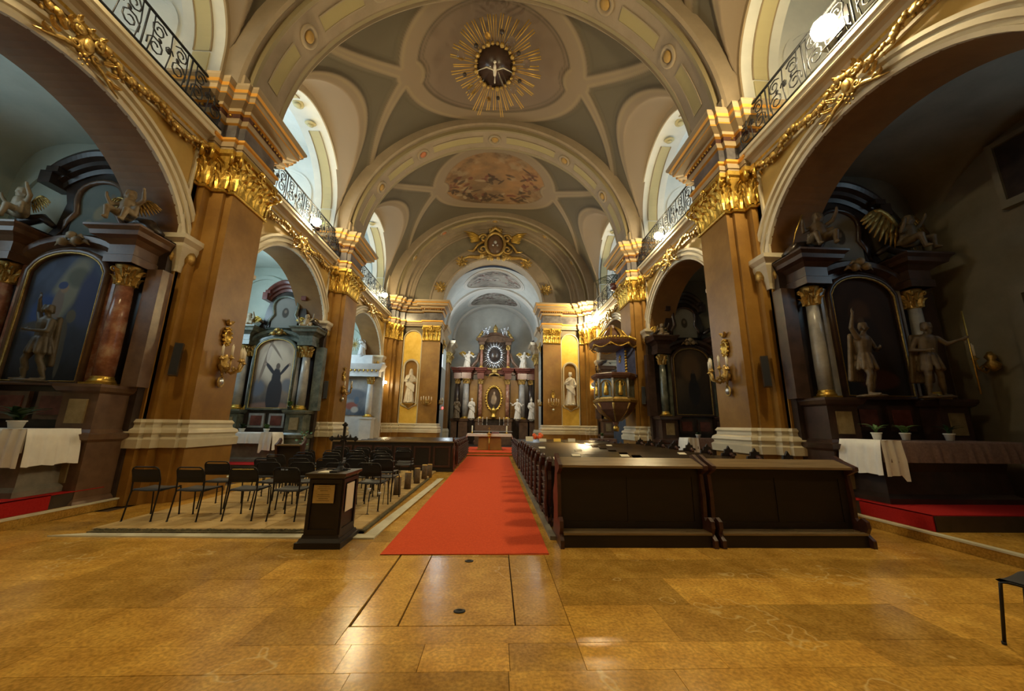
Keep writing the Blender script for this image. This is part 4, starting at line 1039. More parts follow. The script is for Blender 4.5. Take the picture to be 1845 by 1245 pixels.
def fig(kind, name, label, loc, rz=0, sc=1., m='stat', group=None, cat='statue'):
    if kind not in MESH:
        spec = {'pray': lambda: robed(arms='pray', veil=True), 'chest': lambda: robed(arms='chest', beard=True), 'raise': lambda: robed(arms='raise', beard=True), 'bishop': lambda: robed(arms='hold', mitre=True, beard=True),
                'hold': lambda: robed(arms='hold', turn=.4), 'open': lambda: robed(arms='open'), 'angel': angel_caps, 'putto': putto, 'soldier': soldier, 'spearman': lambda: soldier(spear=True)}[kind]()
        MESH[kind] = remeshed('body', *spec)
    T_ = thing(name, label, cat, loc, rz, group)
    me = MESH[kind]
    if len(me.materials) == 0: me.materials.append(MT[m])
    o = bpy.data.objects.new('body', me); COL.objects.link(o); o.parent = T_
    if me.materials[0] != MT[m]:
        o.material_slots[0].link = 'OBJECT'; o.material_slots[0].material = MT[m]
    if kind != 'putto':
        mb = MB(); mb.lathe([(.30, 0), (.31, .03), (.27, .05)], 12, (0, 0, -.02), sy=.85); mb.build('base', [m], T_)
    T_.scale = (sc,) * 3
    return T_
def wings(T_, m='gold2', z=1.15, sz=.8, spread=1.):
    for q in (-1, 1):      # overlapping feather rows behind a curved leading edge
        mb = MB()
        for row, (n_, L0, zo) in enumerate(((9, .62, 0), (7, .40, .04))):
            for k in range(n_):
                t = k / (n_ - 1); bx = q * (.07 + .62 * t * sz); bz = z + (.34 * math.sin(t * PI * .62)) * sz + zo * .3
                ang = -1.35 + .75 * t; L = sz * L0 * (.75 + .35 * math.sin(PI * t))
                ex = bx + q * L * math.cos(ang); ez = bz + L * math.sin(ang)
                mb.tube([(bx, .12 - .02 * row, bz), ((bx + ex) / 2, .13 - .02 * row, (bz + ez) / 2), (ex, .15, ez)], [.045 * sz, .062 * sz, .018 * sz], 5, 0, flat=.3)
        mb.tube([(q * (.05 + .62 * t * sz), .11, z + .03 + (.34 * math.sin(t * PI * .62)) * sz) for t in (0, .25, .5, .75, 1)], [.05 * sz, .07 * sz, .07 * sz, .06 * sz, .03 * sz], 6)
        mb.build('wing', [m], T_)
    return
    for q in (-1, 1):
        mb = MB()
        for k in range(9):
            t = k / 8; a = 1.25 - 2.0 * t; L = sz * (.95 - .35 * t)
            bx = q * (.08 + .10 * math.sin(t * 3)); bz = z - .05 * k * sz
            e = (bx + q * L * math.cos(a) * spread, .16 + .10 * t, bz + L * math.sin(a))
            mb.tube([(bx, .12, bz), ((bx + e[0]) / 2 + 0, .15, (bz + e[2]) / 2 + .05), e], [.05 * sz, .075 * sz, .02], 5, 0, flat=.35)
        mb.tube([(q * .05, .1, z - .1), (q * .3 * sz, .14, z + .28 * sz), (q * .62 * sz, .16, z + .42 * sz)], [.05, .075, .04], 6)
        mb.build('wing', [m], T_)

# ---------------------------------------------------------------- painted canvases
def canvas(parent, cx, y, z0, w, h, fn, arch=.25, name='painting', n=70, tilt=0):
    u = np.linspace(-1, 1, n); v = np.linspace(0, 1, int(n * 1.4)); A, B = np.meshgrid(u, v, indexing='ij')
    top = (1 - arch) + arch * np.sqrt(np.maximum(0, 1 - (A * .98) ** 2))
    P = np.stack([cx + A * w / 2, np.full_like(A, y), z0 + B * h * top], -1)
    return gridmesh(name, P, fn(A, B), 'skin', parent)
def blob(c, A, B, cx, cy, w, h, colr, an=0., k=1., p=2, sh=1.2):
    du = (A - cx) * math.cos(an) + (B - cy) * math.sin(an); dv = -(A - cx) * math.sin(an) + (B - cy) * math.cos(an)
    e = np.clip(.5 + (1 - (np.abs(du / w) ** p + np.abs(dv / h) ** p)) * (sh if w > .2 and max(colr) > .05 else 3.), 0, 1) * k
    return mixc(c, np.broadcast_to(np.array(colr), c.shape), e)
def bg(A, B, seed, top, bot, amt=.3):
    n = vnoise((A + 1) / 2, B, seed, 5, 3)
    c = mixc(np.broadcast_to(np.array(bot), A.shape + (3,)).copy(), np.broadcast_to(np.array(top), A.shape + (3,)), np.clip(B + (n - .5) * .5, 0, 1))
    return c * (1 - amt + 2 * amt * n[..., None])
def p_friar(A, B):
    c = bg(A, B, 21, (.46, .35, .25), (.07, .065, .07), .35)
    c = blob(c, A, B, .1, .62, .75, .28, (.62, .52, .40), 0, .8)
    c = blob(c, A, B, 0, .02, 1.2, .08, (.22, .13, .10)); c = blob(c, A, B, -.7, .3, .35, .12, (.12, .13, .17)); c = blob(c, A, B, .75, .35, .3, .1, (.16, .17, .2))
    c = blob(c, A, B, -.45, .72, .07, .42, (.22, .16, .12), -.62)
    c = blob(c, A, B, -.12, .86, .45, .022, (.20, .15, .11), -.35)
    c = blob(c, A, B, -.35, .78, .09, .13, (.50, .40, .32), -.6)
    dk = (.030, .028, .035)
    c = blob(c, A, B, .15, .20, .36, .22, dk, 0, 1, 3); c = blob(c, A, B, .15, .42, .22, .16, dk); c = blob(c, A, B, .17, .60, .10, .045, (.12, .09, .07))
    c = blob(c, A, B, -.17, .56, .32, .035, dk, -.32); c = blob(c, A, B, .5, .57, .26, .032, dk, .42); c = blob(c, A, B, -.46, .64, .06, .02, (.3, .22, .17)); c = blob(c, A, B, .72, .66, .05, .025, (.3, .22, .17))
    return c
def p_madonna(A, B):
    c = bg(A, B, 22, (.07, .10, .17), (.018, .016, .016), .45)
    c = blob(c, A, B, .0, .68, .55, .20, (.26, .27, .20), .5, .8); c = blob(c, A, B, .25, .8, .3, .08, (.12, .14, .12)); c = blob(c, A, B, .6, .66, .28, .22, (.05, .07, .16))
    c = blob(c, A, B, -.4, .52, .34, .16, (.035, .075, .22)); c = blob(c, A, B, -.12, .58, .14, .13, (.20, .17, .15)); c = blob(c, A, B, -.04, .71, .10, .035, (.30, .22, .15)); c = blob(c, A, B, -.1, .735, .12, .03, (.05, .08, .2))
    c = blob(c, A, B, .3, .5, .12, .05, (.12, .11, .08)); c = blob(c, A, B, .15, .33, .16, .15, (.10, .085, .06)); c = blob(c, A, B, .28, .18, .06, .14, (.09, .075, .055)); c = blob(c, A, B, -.5, .43, .4, .04, (.07, .07, .07))
    return c
def p_dark(A, B):
    c = bg(A, B, 23, (.035, .018, .013), (.010, .008, .008), .5)
    c = blob(c, A, B, -.1, .7, .3, .1, (.07, .035, .02)); c = blob(c, A, B, .1, .45, .35, .2, (.022, .014, .014)); c = blob(c, A, B, .1, .15, .6, .08, (.05, .015, .012)); c = blob(c, A, B, -.1, .62, .1, .03, (.09, .06, .04))
    return c
def p_dark2(A, B):
    c = bg(A, B, 25, (.08, .055, .035), (.014, .013, .016), .4)
    c = blob(c, A, B, 0, .7, .5, .2, (.13, .08, .045)); c = blob(c, A, B, .1, .35, .3, .2, (.012, .014, .022)); c = blob(c, A, B, .1, .55, .15, .08, (.02, .018, .02)); c = blob(c, A, B, .1, .64, .07, .03, (.10, .07, .05))
    return c
def p_battle(A, B):
    c = bg(A, B, 24, (.38, .36, .34), (.05, .07, .11), .35)
    c = blob(c, A, B, 0, .55, 1, .15, (.12, .13, .16)); c = blob(c, A, B, -.2, .25, .5, .1, (.25, .08, .06)); c = blob(c, A, B, .2, .4, .2, .1, (.08, .12, .18)); c = blob(c, A, B, -.4, .8, .06, .2, (.2, .16, .12), .5)
    c = blob(c, A, B, .1, .15, .3, .08, (.4, .38, .36)); return c
def p_relief(A, B):
    c = bg(A, B, 26, (.15, .18, .17), (.12, .15, .14), .15); c = blob(c, A, B, .1, .45, .28, .14, (.24, .22, .15), .2); c = blob(c, A, B, -.3, .25, .16, .08, (.18, .19, .15)); c = blob(c, A, B, .45, .75, .12, .07, (.2, .16, .12)); return c
def p_oval(A, B):
    c = bg(A, B, 27, (.20, .19, .17), (.17, .17, .15), .15); c = blob(c, A, B, 0, .5, .26, .16, (.05, .04, .03)); c = blob(c, A, B, 0, .54, .10, .06, (.16, .12, .09)); return c
def p_mary(A, B):
    c = bg(A, B, 28, (.07, .035, .012), (.035, .02, .01), .4); c = blob(c, A, B, .0, .45, .42, .24, (.32, .22, .12)); c = blob(c, A, B, .05, .75, .16, .07, (.42, .30, .2)); c = blob(c, A, B, .3, .5, .15, .1, (.4, .3, .2)); c = blob(c, A, B, -.2, .35, .3, .12, (.25, .18, .12)); return c

# ---------------------------------------------------------------- side altars
def column(parent, x, y, z0, z1, r, m, name='column'):
    mb = MB(); h = z1 - z0
    mb.lathe([(r * 1.0, .12), (r * 1.03, h * .3), (r * .98, h * .55), (r * .86, h - .42)], 20, (x, y, z0)); o = mb.build(name, [m], parent)
    mb = MB(); mb.box(x - r * 1.35, x + r * 1.35, y - r * 1.35, y + r * 1.35, z0, z0 + .05); mb.lathe([(r * 1.3, .05), (r * 1.34, .08), (r * 1.2, .10), (r * 1.05, .14), (r * 1.1, .16), (r * .98, .17)], 18, (x, y, z0)); mb.build('column_base', ['gold'], o)
    mb = MB(); zc = z1 - .42
    mb.lathe([(r * .88, 0), (r * .95, .02), (r * .9, .05), (r * .95, .22), (r * 1.3, .38), (r * 1.4, .42)], 14, (x, y, zc))
    for row in range(2):
        for k in range(8):
            a = 2 * PI * (k + .5 * row) / 8; leaf_bm(mb, T(x, y, zc + .03 + .13 * row) @ RZ(a) @ T(0, r * .86, 0), r * .72, .19, 0, .07)
    for k in range(4):
        a = PI / 4 + PI / 2 * k; volute(mb, T(x, y, zc + .34) @ RZ(a) @ T(r * 1.3, 0, 0), .06, 0, .04)
    mb.build('column_capital', ['gold2'], o)
    return o
def brokenblock(mb, x, y, w, d, z, prof, m=0):
    """square entablature block with mouldings all round the front"""
    mb.sweep([(x - w, y + d), (x - w, y - d), (x + w, y - d), (x + w, y + d)], prof, m, flip=-1)
    mx = prof[-1][1]; mb.box(x - w - prof[-2][0], x + w + prof[-2][0], y - d, y + d, mx - .02, mx, m)
def side_altar(cx, y, z0, mcol, mbody, mdk, paint, label, attic, sc=1.0, colx=1.13, ph=2.3):
    A = thing('side_altar', label, 'altar', (cx, y, 0))
    zb = z0 + 2.05; zt = z0 + 4.75      # column bottom / top of capitals
    # back body
    mb = MB(); mb.box(-1.55, 1.55, .25, .45, 0, zt + .45); mb.box(-1.3, 1.3, .05, .3, 0, zb); mb.build('back_panel', [mdk], A)
    for q in (-1, 1):
        x = q * colx
        mb = MB(); d = .34
        mb.sweep([(x - .34, .3), (x - .34, -.34), (x + .34, -.34), (x + .34, .3)], [(0, 0), (.1, 0), (.1, .12), (.06, .2), (.02, .24), (.02, zb - 1.0), (.08, zb - .95), (.1, zb - .86), (.0, zb - .84), (-.04, zb - .78), (-.04, zb - .16), (.03, zb - .12), (.07, zb - .05), (.07, zb), (-.3, zb)], flip=-1)
        mb.build('pedestal', [mbody], A)
        mb = MB(); mb.box(x - .17, x + .17, -.385, -.35, .5, zb - 1.2); mb.build('lower_inlay_panel', ['panel'], A)
        mb = MB(); mb.box(x - .15, x + .15, -.33, -.29, zb - .68, zb - .26); mb.build('upper_inlay_panel', ['panel'], A)
        column(A, x, -.02, zb, zt - .35, .15 if cx < 0 else .125, mcol)
        xo = q * (colx + .42); mb = MB(); mb.box(xo - .15, xo + .15, .05, .3, zb, zt - .35); mb.build('side_pilaster', [mbody], A)
        if attic == 'oval' or y > 20: column(A, q * (colx - .33), .06, zb, zt - .35, .085, mcol, 'slender_column')
        else: xi = q * (colx - .3); mb = MB(); mb.box(xi - .08, xi + .08, .0, .3, zb, zt - .35); mb.build('inner_pilaster', [mcol], A)
        mb = MB(); mb.box(q * .08, q * .62, -.02, .06, zb - .62, zb - .12); mb.build('predella_panel', ['mgrey' if attic == 'oval' else mbody], A)
        mb = MB(); mb.box(q * .16, q * .54, -.04, -.015, zb - .54, zb - .2); mb.build('predella_inlay', ['mred'], A)
        mb = MB(); brokenblock(mb, x, .0, .24, .26, 0, [(0, zt - .35), (.03, zt - .35), (.03, zt - .2), (.0, zt - .18), (.0, zt + .02), (.1, zt + .1), (.2, zt + .14), (.22, zt + .22), (.28, zt + .28), (.28, zt + .32)])
        mb.build('entablature_block', [mbody], A)
        # scrolled pediment horn
        pts = [(x + q * .2, 0, zt + .38)]; 
        mb = MB(); mb.tube([(q * (colx + .3), .1, zt + .4), (q * (colx + .1), .05, zt + .62), (q * (colx - .2), .1, zt + .72), (q * (colx - .42), .12, zt + .55)], [.10, .12, .09, .05], 8); mb.build('pediment_scroll', [mdk], A)
    # straight entablature behind, arched over the picture
    mb = MB()
    pr = [(0, 0), (.05, 0), (.05, .12), (.10, .16), (.16, .2), (.18, .3), (0, .32)]
    rows = []
    for i in range(17):
        a = PI * i / 16; rows.append([(-(.86 - .0 * o) * math.cos(a) * (1 + o * .3), .12 - o * 1.2, zt - .45 + .42 * math.sin(a) + z) for o, z in pr])
    mb.grid(rows, smooth=False); mb.build('arched_cornice', [mbody], A)
    # painting with moulded frame
    pw, pz0, pz1 = .74, zb + .02, zt - .05
    canvas(A, 0, .02, pz0, pw * 2, pz1 - pz0, paint, .18, n=120 if cx < 0 else 60)
    path = [(-pw, pz0), (-pw, pz0 + (pz1 - pz0) * .84)] + [(-pw * math.cos(PI * i / 14) * .98, pz0 + (pz1 - pz0) * (.82 + .18 * math.sin(PI * i / 14))) for i in range(1, 14)] + [(pw, pz0 + (pz1 - pz0) * .84), (pw, pz0)]
    mb = MB(); mb.tube([(x, -.02, z) for x, z in path], .065, 6, closed=True); mb.build('picture_frame', [mbody], A)
    mb = MB(); mb.tube([(x * .94, -.05, pz0 + .05 + (z - pz0) * .965) for x, z in path], .022, 5, closed=True); mb.build('gilt_slip', ['gold2'], A)
    # attic storey: shaped panel between scrolls under a curved cornice
    za = zt + .35; zz = za + 1.25; pk = 1. if abs(cx) > 8 else .74
    out = [(-.62, za), (-.55, za + .35), (-.40, za + .55), (-.46, za + .85)] + [(-.46 * math.cos(PI * i / 10), za + .95 + .35 * math.sin(PI * i / 10)) for i in range(11)] + [(.46, za + .85), (.40, za + .55), (.55, za + .35), (.62, za)]
    mb = MB(); mb.ext([(-1.0, za), (-.82, za + .3), (-.74, za + .8), (-.84 * pk, zz - .1)] + [(-.84 * pk * math.cos(PI * i / 12), zz - .08 + .44 * math.sin(PI * i / 12) ** .8) for i in range(13)] + [(.84 * pk, zz - .1), (.74, za + .8), (.82, za + .3), (1.0, za)], .24, .5, 'xz'); mb.build('attic_body', [mdk], A)
    mb = MB(); mb.tube([(x, .17, z) for x, z in out], .055, 6, closed=True); mb.build('attic_frame', [mbody if attic != 'white' else 'mwhite'], A)
    canvas(A, 0, .19, za + .02, .98, 1.26, p_relief if attic == 'relief' else p_oval, .25, 'attic_painting', 40)
    mb = MB()
    rows = []
    for i in range(21):
        t = -1 + i / 10; zc_ = zz - .02 + .42 * math.cos(t * PI * .5) ** .8 if abs(t) < .99 else zz - .02
        rows.append([(t * .88 * pk, .30 - o, zc_ + z) for o, z in ((-.2, -.12), (.1, -.12), (.13, -.03), (.22, .0), (.24, .08), (.34, .12), (.38, .20), (.38, .25), (-.2, .27))])
    mb.grid(rows, smooth=False)
    for q in (-1, 1):
        mb.box(q * .86 * pk, q * 1.1 * pk, -.05, .5, zz - .14, zz + .14); mb.box(q * .72 * pk, q * .96 * pk, -.08, .5, zz + .10, zz + .22)
    mb.build('curved_pediment', [mdk if attic != 'oval' else 'mred'], A)
    # cherub heads over the picture
    mb = MB()
    for k, (x, z) in enumerate(((-.14, 0), (.12, .03), (0, .14))):
        mb.sph((x, -.14, zt + .1 + z), .085, 0, 8)
        for q in (-1, 1): mb.tube([(x, -.12, zt + .06 + z), (x + q * .12, -.1, zt + .12 + z), (x + q * .2, -.08, zt + .04 + z)], [.03, .05, .01], 5, flat=.4)
    mb.build('cherub_heads', ['flesh' if attic != 'oval' else 'gold2'], A)
    return A
def altar_table(cx, y, w, d, z0, h, label, clab, mfront, clothm, cw, side):
    """stone mensa + separate cloth lying on it. side=+1: cloth corner hangs at the nave end"""
    A = thing('altar_table', label, 'altar', (cx, y, z0)); mb = MB()
    mb.sweep([(-w / 2, d / 2), (-w / 2, -d / 2), (w / 2, -d / 2), (w / 2, d / 2)], [(-.12, 0), (-.06, .0), (-.06, .08), (-.14, .14), (-.16, h * .5), (-.10, h - .16), (-.02, h - .1), (0, h - .08), (0, h - .005), (-.3, h - .005)], flip=-1)
    mb.build('block', [mfront], A)
    mb = MB(); mb.box(-w / 2, w / 2, -d / 2, d / 2, h - .07, h); mb.build('mensa_slab', ['mgrey'], A)
    Tc = thing('altar_cloth', clab, 'cloth', (cx, y, z0 + h)); mb = MB()
    n = 60; drop = .34
    xs = np.linspace(-w / 2 - .02, w / 2 + .02, n)
    rows = []
    for i, x in enumerate(xs):
        f = .018 * math.sin(i * .9) + .01 * math.sin(i * 2.3)
        rows.append([(x, d / 2, .008), (x, -d / 2 - .012, .008), (x, -d / 2 - .02 - f * .3, -.03), (x, -d / 2 - .03 - abs(f), -drop * .5), (x, -d / 2 - .03 - abs(f) * 1.8, -drop)])
    mb.grid(rows, smooth=True); mb.build('top_and_front', [clothm], Tc)
    # hanging end
    mb = MB(); rows = []; e = -side * (w / 2 + .02) if False else side * (w / 2 + .03)
    m_ = 16
    for i in range(m_ + 1):
        yy = -d / 2 - .05 + (d + .02) * i / m_; f = .02 * math.sin(i * 1.7)
        L = .54 + .012 * math.sin(i * .9)
        rows.append([(e - side * .30, yy, .014), (e, yy, .014), (e + side * (.02 + f), yy, -.12), (e + side * (.04 + f * 1.5), yy, -L * .6), (e + side * (.05 + f * 2), yy, -L)])
    mb.grid(rows, smooth=True)
    rows = []   # the wrapped front corner
    for i in range(9):
        t = i / 8; x = e - side * (.36 * t); L = .56 - .03 * t + (.10 if i >= 7 else 0)
        rows.append([(x, -d / 2 - .05 - .015 * math.sin(i * 2), .012), (x, -d / 2 - .065 - .02 * math.sin(i * 1.8), -L * .5), (x, -d / 2 - .06 - .025 * math.sin(i * 1.8), -L)])
    mb.grid(rows, smooth=True); mb.build('hanging_end', ['cloth'], Tc)
    return A
def plant(loc, label, h=.28, n=9, m='leaf', pot='pot', r=.065, spread=.2, style='blade', seed=1):
    P = thing('potted_plant', label, 'plant', loc); rs = random.Random(seed)
    mb = MB(); mb.lathe([(r * .72, 0), (r * .95, .10), (r * 1.08, .105), (r * 1.08, .125), (r * .9, .125), (r * .88, .11)], 14); mb.build('pot', [pot], P)
    for k in range(n):
        a = 2 * PI * k / n + rs.uniform(-.4, .4); L = spread * rs.uniform(.6, 1.1); H = h * rs.uniform(.55, 1.1); w = .018 + .01 * rs.random()
        if style == 'broad': w *= 2.4
        dx, dy = math.cos(a), math.sin(a); mb = MB(); rows = []
        for i in range(6):
            t = i / 5; ww = w * math.sin(PI * (.12 + .86 * t)); px = L * t * t; pz = .11 + H * (t - .35 * t ** 3)
            rows.append([(dx * px - dy * ww, dy * px + dx * ww, pz), (dx * px, dy * px, pz - .006), (dx * px + dy * ww, dy * px - dx * ww, pz)])
        mb.grid(rows); mb.build('leaf', [m], P)
    return P
MT['mdk2'] = mat('near_black_marble', (.03, .018, .014), .3, c2=(.075, .042, .032), scale=4, amt=.7)
SPEC = {
    (-1, 0): dict(col='mveined', body='mbrown', dk='mdark', paint=p_madonna, attic='relief'),
    (1, 0): dict(col='mgrey', body='mdk2', dk='mdark', paint=p_dark, attic='dark'),
    (-1, 1): dict(col='mgrey', body='mgreen', dk='mdark', paint=p_friar, attic='oval'),
    (1, 1): dict(col='mgreen', body='mdk2', dk='mdark', paint=p_dark2, attic='dark'),
    (1, 2): dict(col='mgreen', body='mbrown', dk='mdark', paint=p_dark2, attic='dark'),
}
LAB = {(-1, 0): 'tall red-brown marble side altar with a blue-toned madonna painting, far left', (1, 0): 'dark marble side altar with a nearly black painting, far right',
       (-1, 1): 'green and grey marble side altar with a painting of a dark-robed friar raising his arms', (1, 1): 'dark green marble side altar behind the pews on the right',
       (1, 2): 'dim side altar in the last chapel on the right behind the pulpit'}
for (s, i), d in SPEC.items():
    yy = (7.15, 13.78, 21.3)[i]; cx = s * (8.1 if i == 0 else 7.85); z0 = .1 if i == 0 else -.1
    side_altar(cx, yy, z0, d['col'], d['body'], d['dk'], d['paint'], LAB[(s, i)], d['attic'])
# white altar of the third left chapel
A = thing('side_altar', 'white marble side altar with gilt details in the last chapel on the left', 'altar', (-7.7, 21.2, 0))
mb = MB(); mb.box(-1.5, 1.5, .25, .5, 0, 5.0); mb.build('back_panel', ['mwhite'], A)
for q in (-1, 1):
    mb = MB(); mb.box(q * .9 - .32, q * .9 + .32, -.3, .3, 0, 1.85); mb.box(q * .9 - .36, q * .9 + .36, -.34, .3, 1.75, 1.85); mb.build('pedestal', ['mwhite'], A)
    column(A, q * .9, 0, 1.85, 4.1, .16, 'mwhite')
mb = MB(); mb.sweep([(-1.4, .3), (-1.4, -.3), (1.4, -.3), (1.4, .3)], [(0, 4.1), (.0, 4.4), (.1, 4.5), (.2, 4.7), (.24, 4.8), (-.3, 4.8)], flip=-1); mb.box(-.9, .9, -.1, .3, 4.8, 5.35); mb.build('entablature', ['mwhite'], A)
canvas(A, 0, .2, 1.95, 1.35, 2.1, p_battle, .05)
mb = MB()
for k in range(12): mb.sph((-1.3 + .236 * k, -.42, 4.42), .05, 0, 6, 1, 1, 1.6)
o = mb.build('gilt_drops', ['gold'], A); o['kind'] = 'stuff'
fig('hold', 'statue', 'pale marble standing figure on top of the white altar in the last left chapel', (-7.45, 21.15, 5.37), .4, .72, 'mwhite')
K = thing('sunburst', 'gilded ray burst behind the figure on the white altar', 'ornament', (-7.95, 21.3, 6.0)); mb = MB()
for k in range(14): mb.tube([(0, 0, 0), (.42 * math.cos(k * .45), 0, .42 * math.sin(k * .45))], [.03, .01], 4)
mb.build('rays', ['gold2'], K)
# predellas, tables, cloths
for s, nm in SIDES:
    for i, (yf, zt) in enumerate(((5.35, .36), (11.92, .25))):
        P = thing('altar_platform', 'red carpeted altar platform in the %s %s chapel' % (('nearest', 'second')[i], nm), 'platform')
        mb = MB(); mb.box(s * 6.62, s * 9.9, yf, yf + 1.9, .15, zt); mb.build('platform_block', ['mdark'], P)
        mb = MB(); mb.box(s * 6.6, s * 9.9, yf + .02, yf + 1.9, zt, zt + .012)
        mb.box(s * 6.6, s * 6.615, yf + .02, yf + 1.1, .155, zt + .012); mb.build('red_carpet_cover', ['redd'], P)
        w, d = (2.5, .72) if i == 0 else (2.0, .6)
        altar_table(s * (8.0 if i == 0 else 7.95), yf + .95 + .12, w, d, zt + .012, 1.0 if i == 0 else .92,
            '%s altar table in the %s %s chapel' % (('dark stone', 'brown stone')[i], ('nearest', 'second')[i], nm),
            'altar cloth with a white hanging end on the %s %s chapel table' % (('nearest', 'second')[i], nm), 'mdark' if s > 0 else 'concrete',
            'lace' if s > 0 else 'cloth', .6, -s)
zt0 = 1.372
for x, sd, lab, st in ((6.93, 1, 'white pot with spiky green plant, leftmost of three on the right altar table', 'blade'), (7.45, 2, 'white pot with broad leaves, middle of three on the right altar table', 'broad'), (8.25, 3, 'white pot with thin dark plant, rightmost of three on the right altar table', 'blade')):
    plant((x, 6.25, zt0 + .012), lab, .24, 10, 'leaf' if sd < 3 else 'leafd', 'pot', .07, .2, st, sd)
plant((-7.25, 6.3, zt0 + .012), 'bushy dark plant in a white wrapped pot on the near left altar table', .34, 22, 'leafd', 'cloth', .10, .38, 'broad', 4)
for x, sd, lab in ((-8.95, 5, 'white pot of green leaves by the pier, leftmost on the friar altar table'), (-8.1, 6, 'white pot with wilted brownish leaves on the friar altar table'), (-7.3, 7, 'white pot with lush green leaves, rightmost on the friar altar table')):
    plant((x, 12.95, 1.185), lab, .26, 12, 'leaf' if sd != 6 else 'leafd', 'pot', .09, .2, 'broad', sd)
for x, lab in ((7.45, 'small white pot on the second right altar table, nearer the aisle'), (8.25, 'small white pot on the second right altar table, nearer the wall')):
    plant((x, 12.95, 1.185), lab, .16, 7, 'leafd', 'pot', .085, .14, 'broad', int(x * 9))
plant((-6.95, 13.5, 1.96), 'small trailing plant beside the friar painting column', .3, 12, 'leaf', 'mgreen', .07, .16, 'broad', 12)
# climbing plant between the chairs and the second pier
P = thing('climbing_plant', 'tall climbing houseplant with twin stems behind the chairs', 'plant', (-5.75, 12.3, 0)); rs = random.Random(5)
mb = MB(); mb.lathe([(.15, 0), (.2, .3), (.22, .32), (.19, .32)], 14); mb.build('planter', ['mred'], P)
mb = MB(); mb.tube([(0, 0, .3), (.05, 0, .7), (.02, 0, 1.1)], .014, 5); mb.tube([(.04, 0, .3), (-.03, 0, .7), (.08, 0, 1.15)], .014, 5); mb.build('stem', ['panel'], P)
for k in range(34):
    z = .42 + .1 * rs.random() if k < 14 else .85 + .42 * rs.random(); a = rs.uniform(0, 2 * PI); r = rs.uniform(.05, .24); w = .04
    mb = MB(); c = Vector((r * math.cos(a), r * math.sin(a) * .6, z)); mb.add([c + Vector((-w, 0, 0)), c + Vector((0, -.03, -w)), c + Vector((w * 1.3, 0, .01)), c + Vector((0, -.01, w))], [(0, 1, 2, 3)]); mb.build('leaf', ['leaf'], P)
# statues of the side altars
fig('soldier', 'statue', 'shade-toned carved saint with raised arm beside the grey column, near right altar', (7.38, 6.62, 2.17), .25, .82, 'statd')
F = fig('spearman', 'statue', 'shade-toned carved bearded figure holding a gold staff, near right altar', (8.66, 6.62, 2.17), -.35, .84, 'statd')
mb = MB(); mb.tube([(.58, -.24, .04), (.62, -.22, 1.9)], .014, 6); mb.build('staff', ['gold'], F)
F = fig('putto', 'statue', 'seated figure with a long sword on the near right altar column', (7.2, 6.95, 5.40), -.3, 1.0, 'statd')
mb = MB(); mb.tube([(-.35, -.25, .62), (-.55, -.3, .2), (-.62, -.3, -.06)], [.014, .012, .006], 5); mb.build('sword', ['gold'], F)
F = fig('putto', 'statue', 'crouching winged angel with golden wings on the far right altar top', (9.3, 7.0, 5.42), .2, 1.05, 'statd'); wings(F, 'gold2', .5, .95, 1.2)
F = fig('putto', 'statue', 'seated putto with gold drapery on the near left altar column', (-7.1, 6.95, 5.40), .2, .9, 'flesh'); wings(F, 'gold2', .42, .45)
F = fig('putto', 'statue', 'seated putto at the far left edge on top of the near left altar', (-9.2, 7.0, 5.40), -.2, .9, 'flesh'); wings(F, 'gold2', .42, .45)
fig('soldier', 'statue', 'dark carved figure standing before the near left madonna painting', (-7.62, 6.62, 2.17), -.3, .78, 'statdk')
for x, s_, lab in ((-6.85, .2, 'small seated angel on the right column of the friar painting altar'), (-8.95, -.2, 'small seated angel on the left column of the friar painting altar'), (6.75, .2, 'small gilded angel on the aisle-side column of the second right altar')):
    F = fig('putto', 'statue', lab, (x, 13.68, 4.93), s_, .8, 'flesh' if x < 0 else 'statd'); wings(F, 'gold', .42, .45)
# ---------------------------------------------------------------- high altar
A = thing('high_altar', 'towering brown marble high altar with columns and a silver-rayed oval, end of the church', 'altar', (.15, 31.0, 0))
mb = MB(); mb.box(-3.4, 3.4, .6, 1.3, 0, 6.2); mb.build('back_wall', ['mdark'], A)
for q in (-1, 1):
    for x, w in ((q * 2.55, .42), (q * 1.2, .3), (q * 3.15, .3)):
        mb = MB(); mb.sweep([(x - w, .7), (x - w, -.2), (x + w, -.2), (x + w, .7)], [(.08, 0), (.08, .2), (0, .3), (0, 1.75), (.06, 1.8), (.1, 2.0), (-.3, 2.0)], flip=-1); mb.build('pedestal', ['mbrown'], A)
    column(A, q * 2.35, .1, 2.0, 5.3, .26, 'mgrey'); column(A, q * 1.15, .2, 2.0, 5.3, .17, 'mveined'); column(A, q * 3.1, .3, 2.0, 5.3, .18, 'mdark')
    for x, w, y in ((q * 2.35, .4, .1), (q * 1.15, .26, .2), (q * 3.1, .3, .3)):
        mb = MB(); brokenblock(mb, x, y, w, .3, 0, [(0, 5.3), (0, 5.8), (.08, 5.86), (.1, 5.95), (.2, 6.0), (.22, 6.1), (.28, 6.18), (.28, 6.24)]); mb.build('entablature_block', ['mred'], A)
    mb = MB(); mb.box(q * 1.4, q * 2.1, .5, .62, 2.1, 5.3); mb.build('amber_panel', ['pier'], A)
    # volute buttress of the upper storey
    mb = MB(); mb.tube([(q * 2.3, .4, 6.3), (q * 1.9, .4, 6.45), (q * 1.55, .4, 6.9), (q * 1.35, .4, 7.6)], [.12, .16, .14, .10], 8); mb.build('buttress_scroll', ['mbrown'], A)
    column(A, q * 1.15, .35, 6.3, 8.3, .13, 'mveined')
    mb = MB(); brokenblock(mb, q * 1.15, .35, .24, .25, 0, [(0, 8.3), (0, 8.55), (.1, 8.62), (.16, 8.72), (.22, 8.8), (.22, 8.86)]); mb.build('upper_cornice_block', ['mbrown'], A)
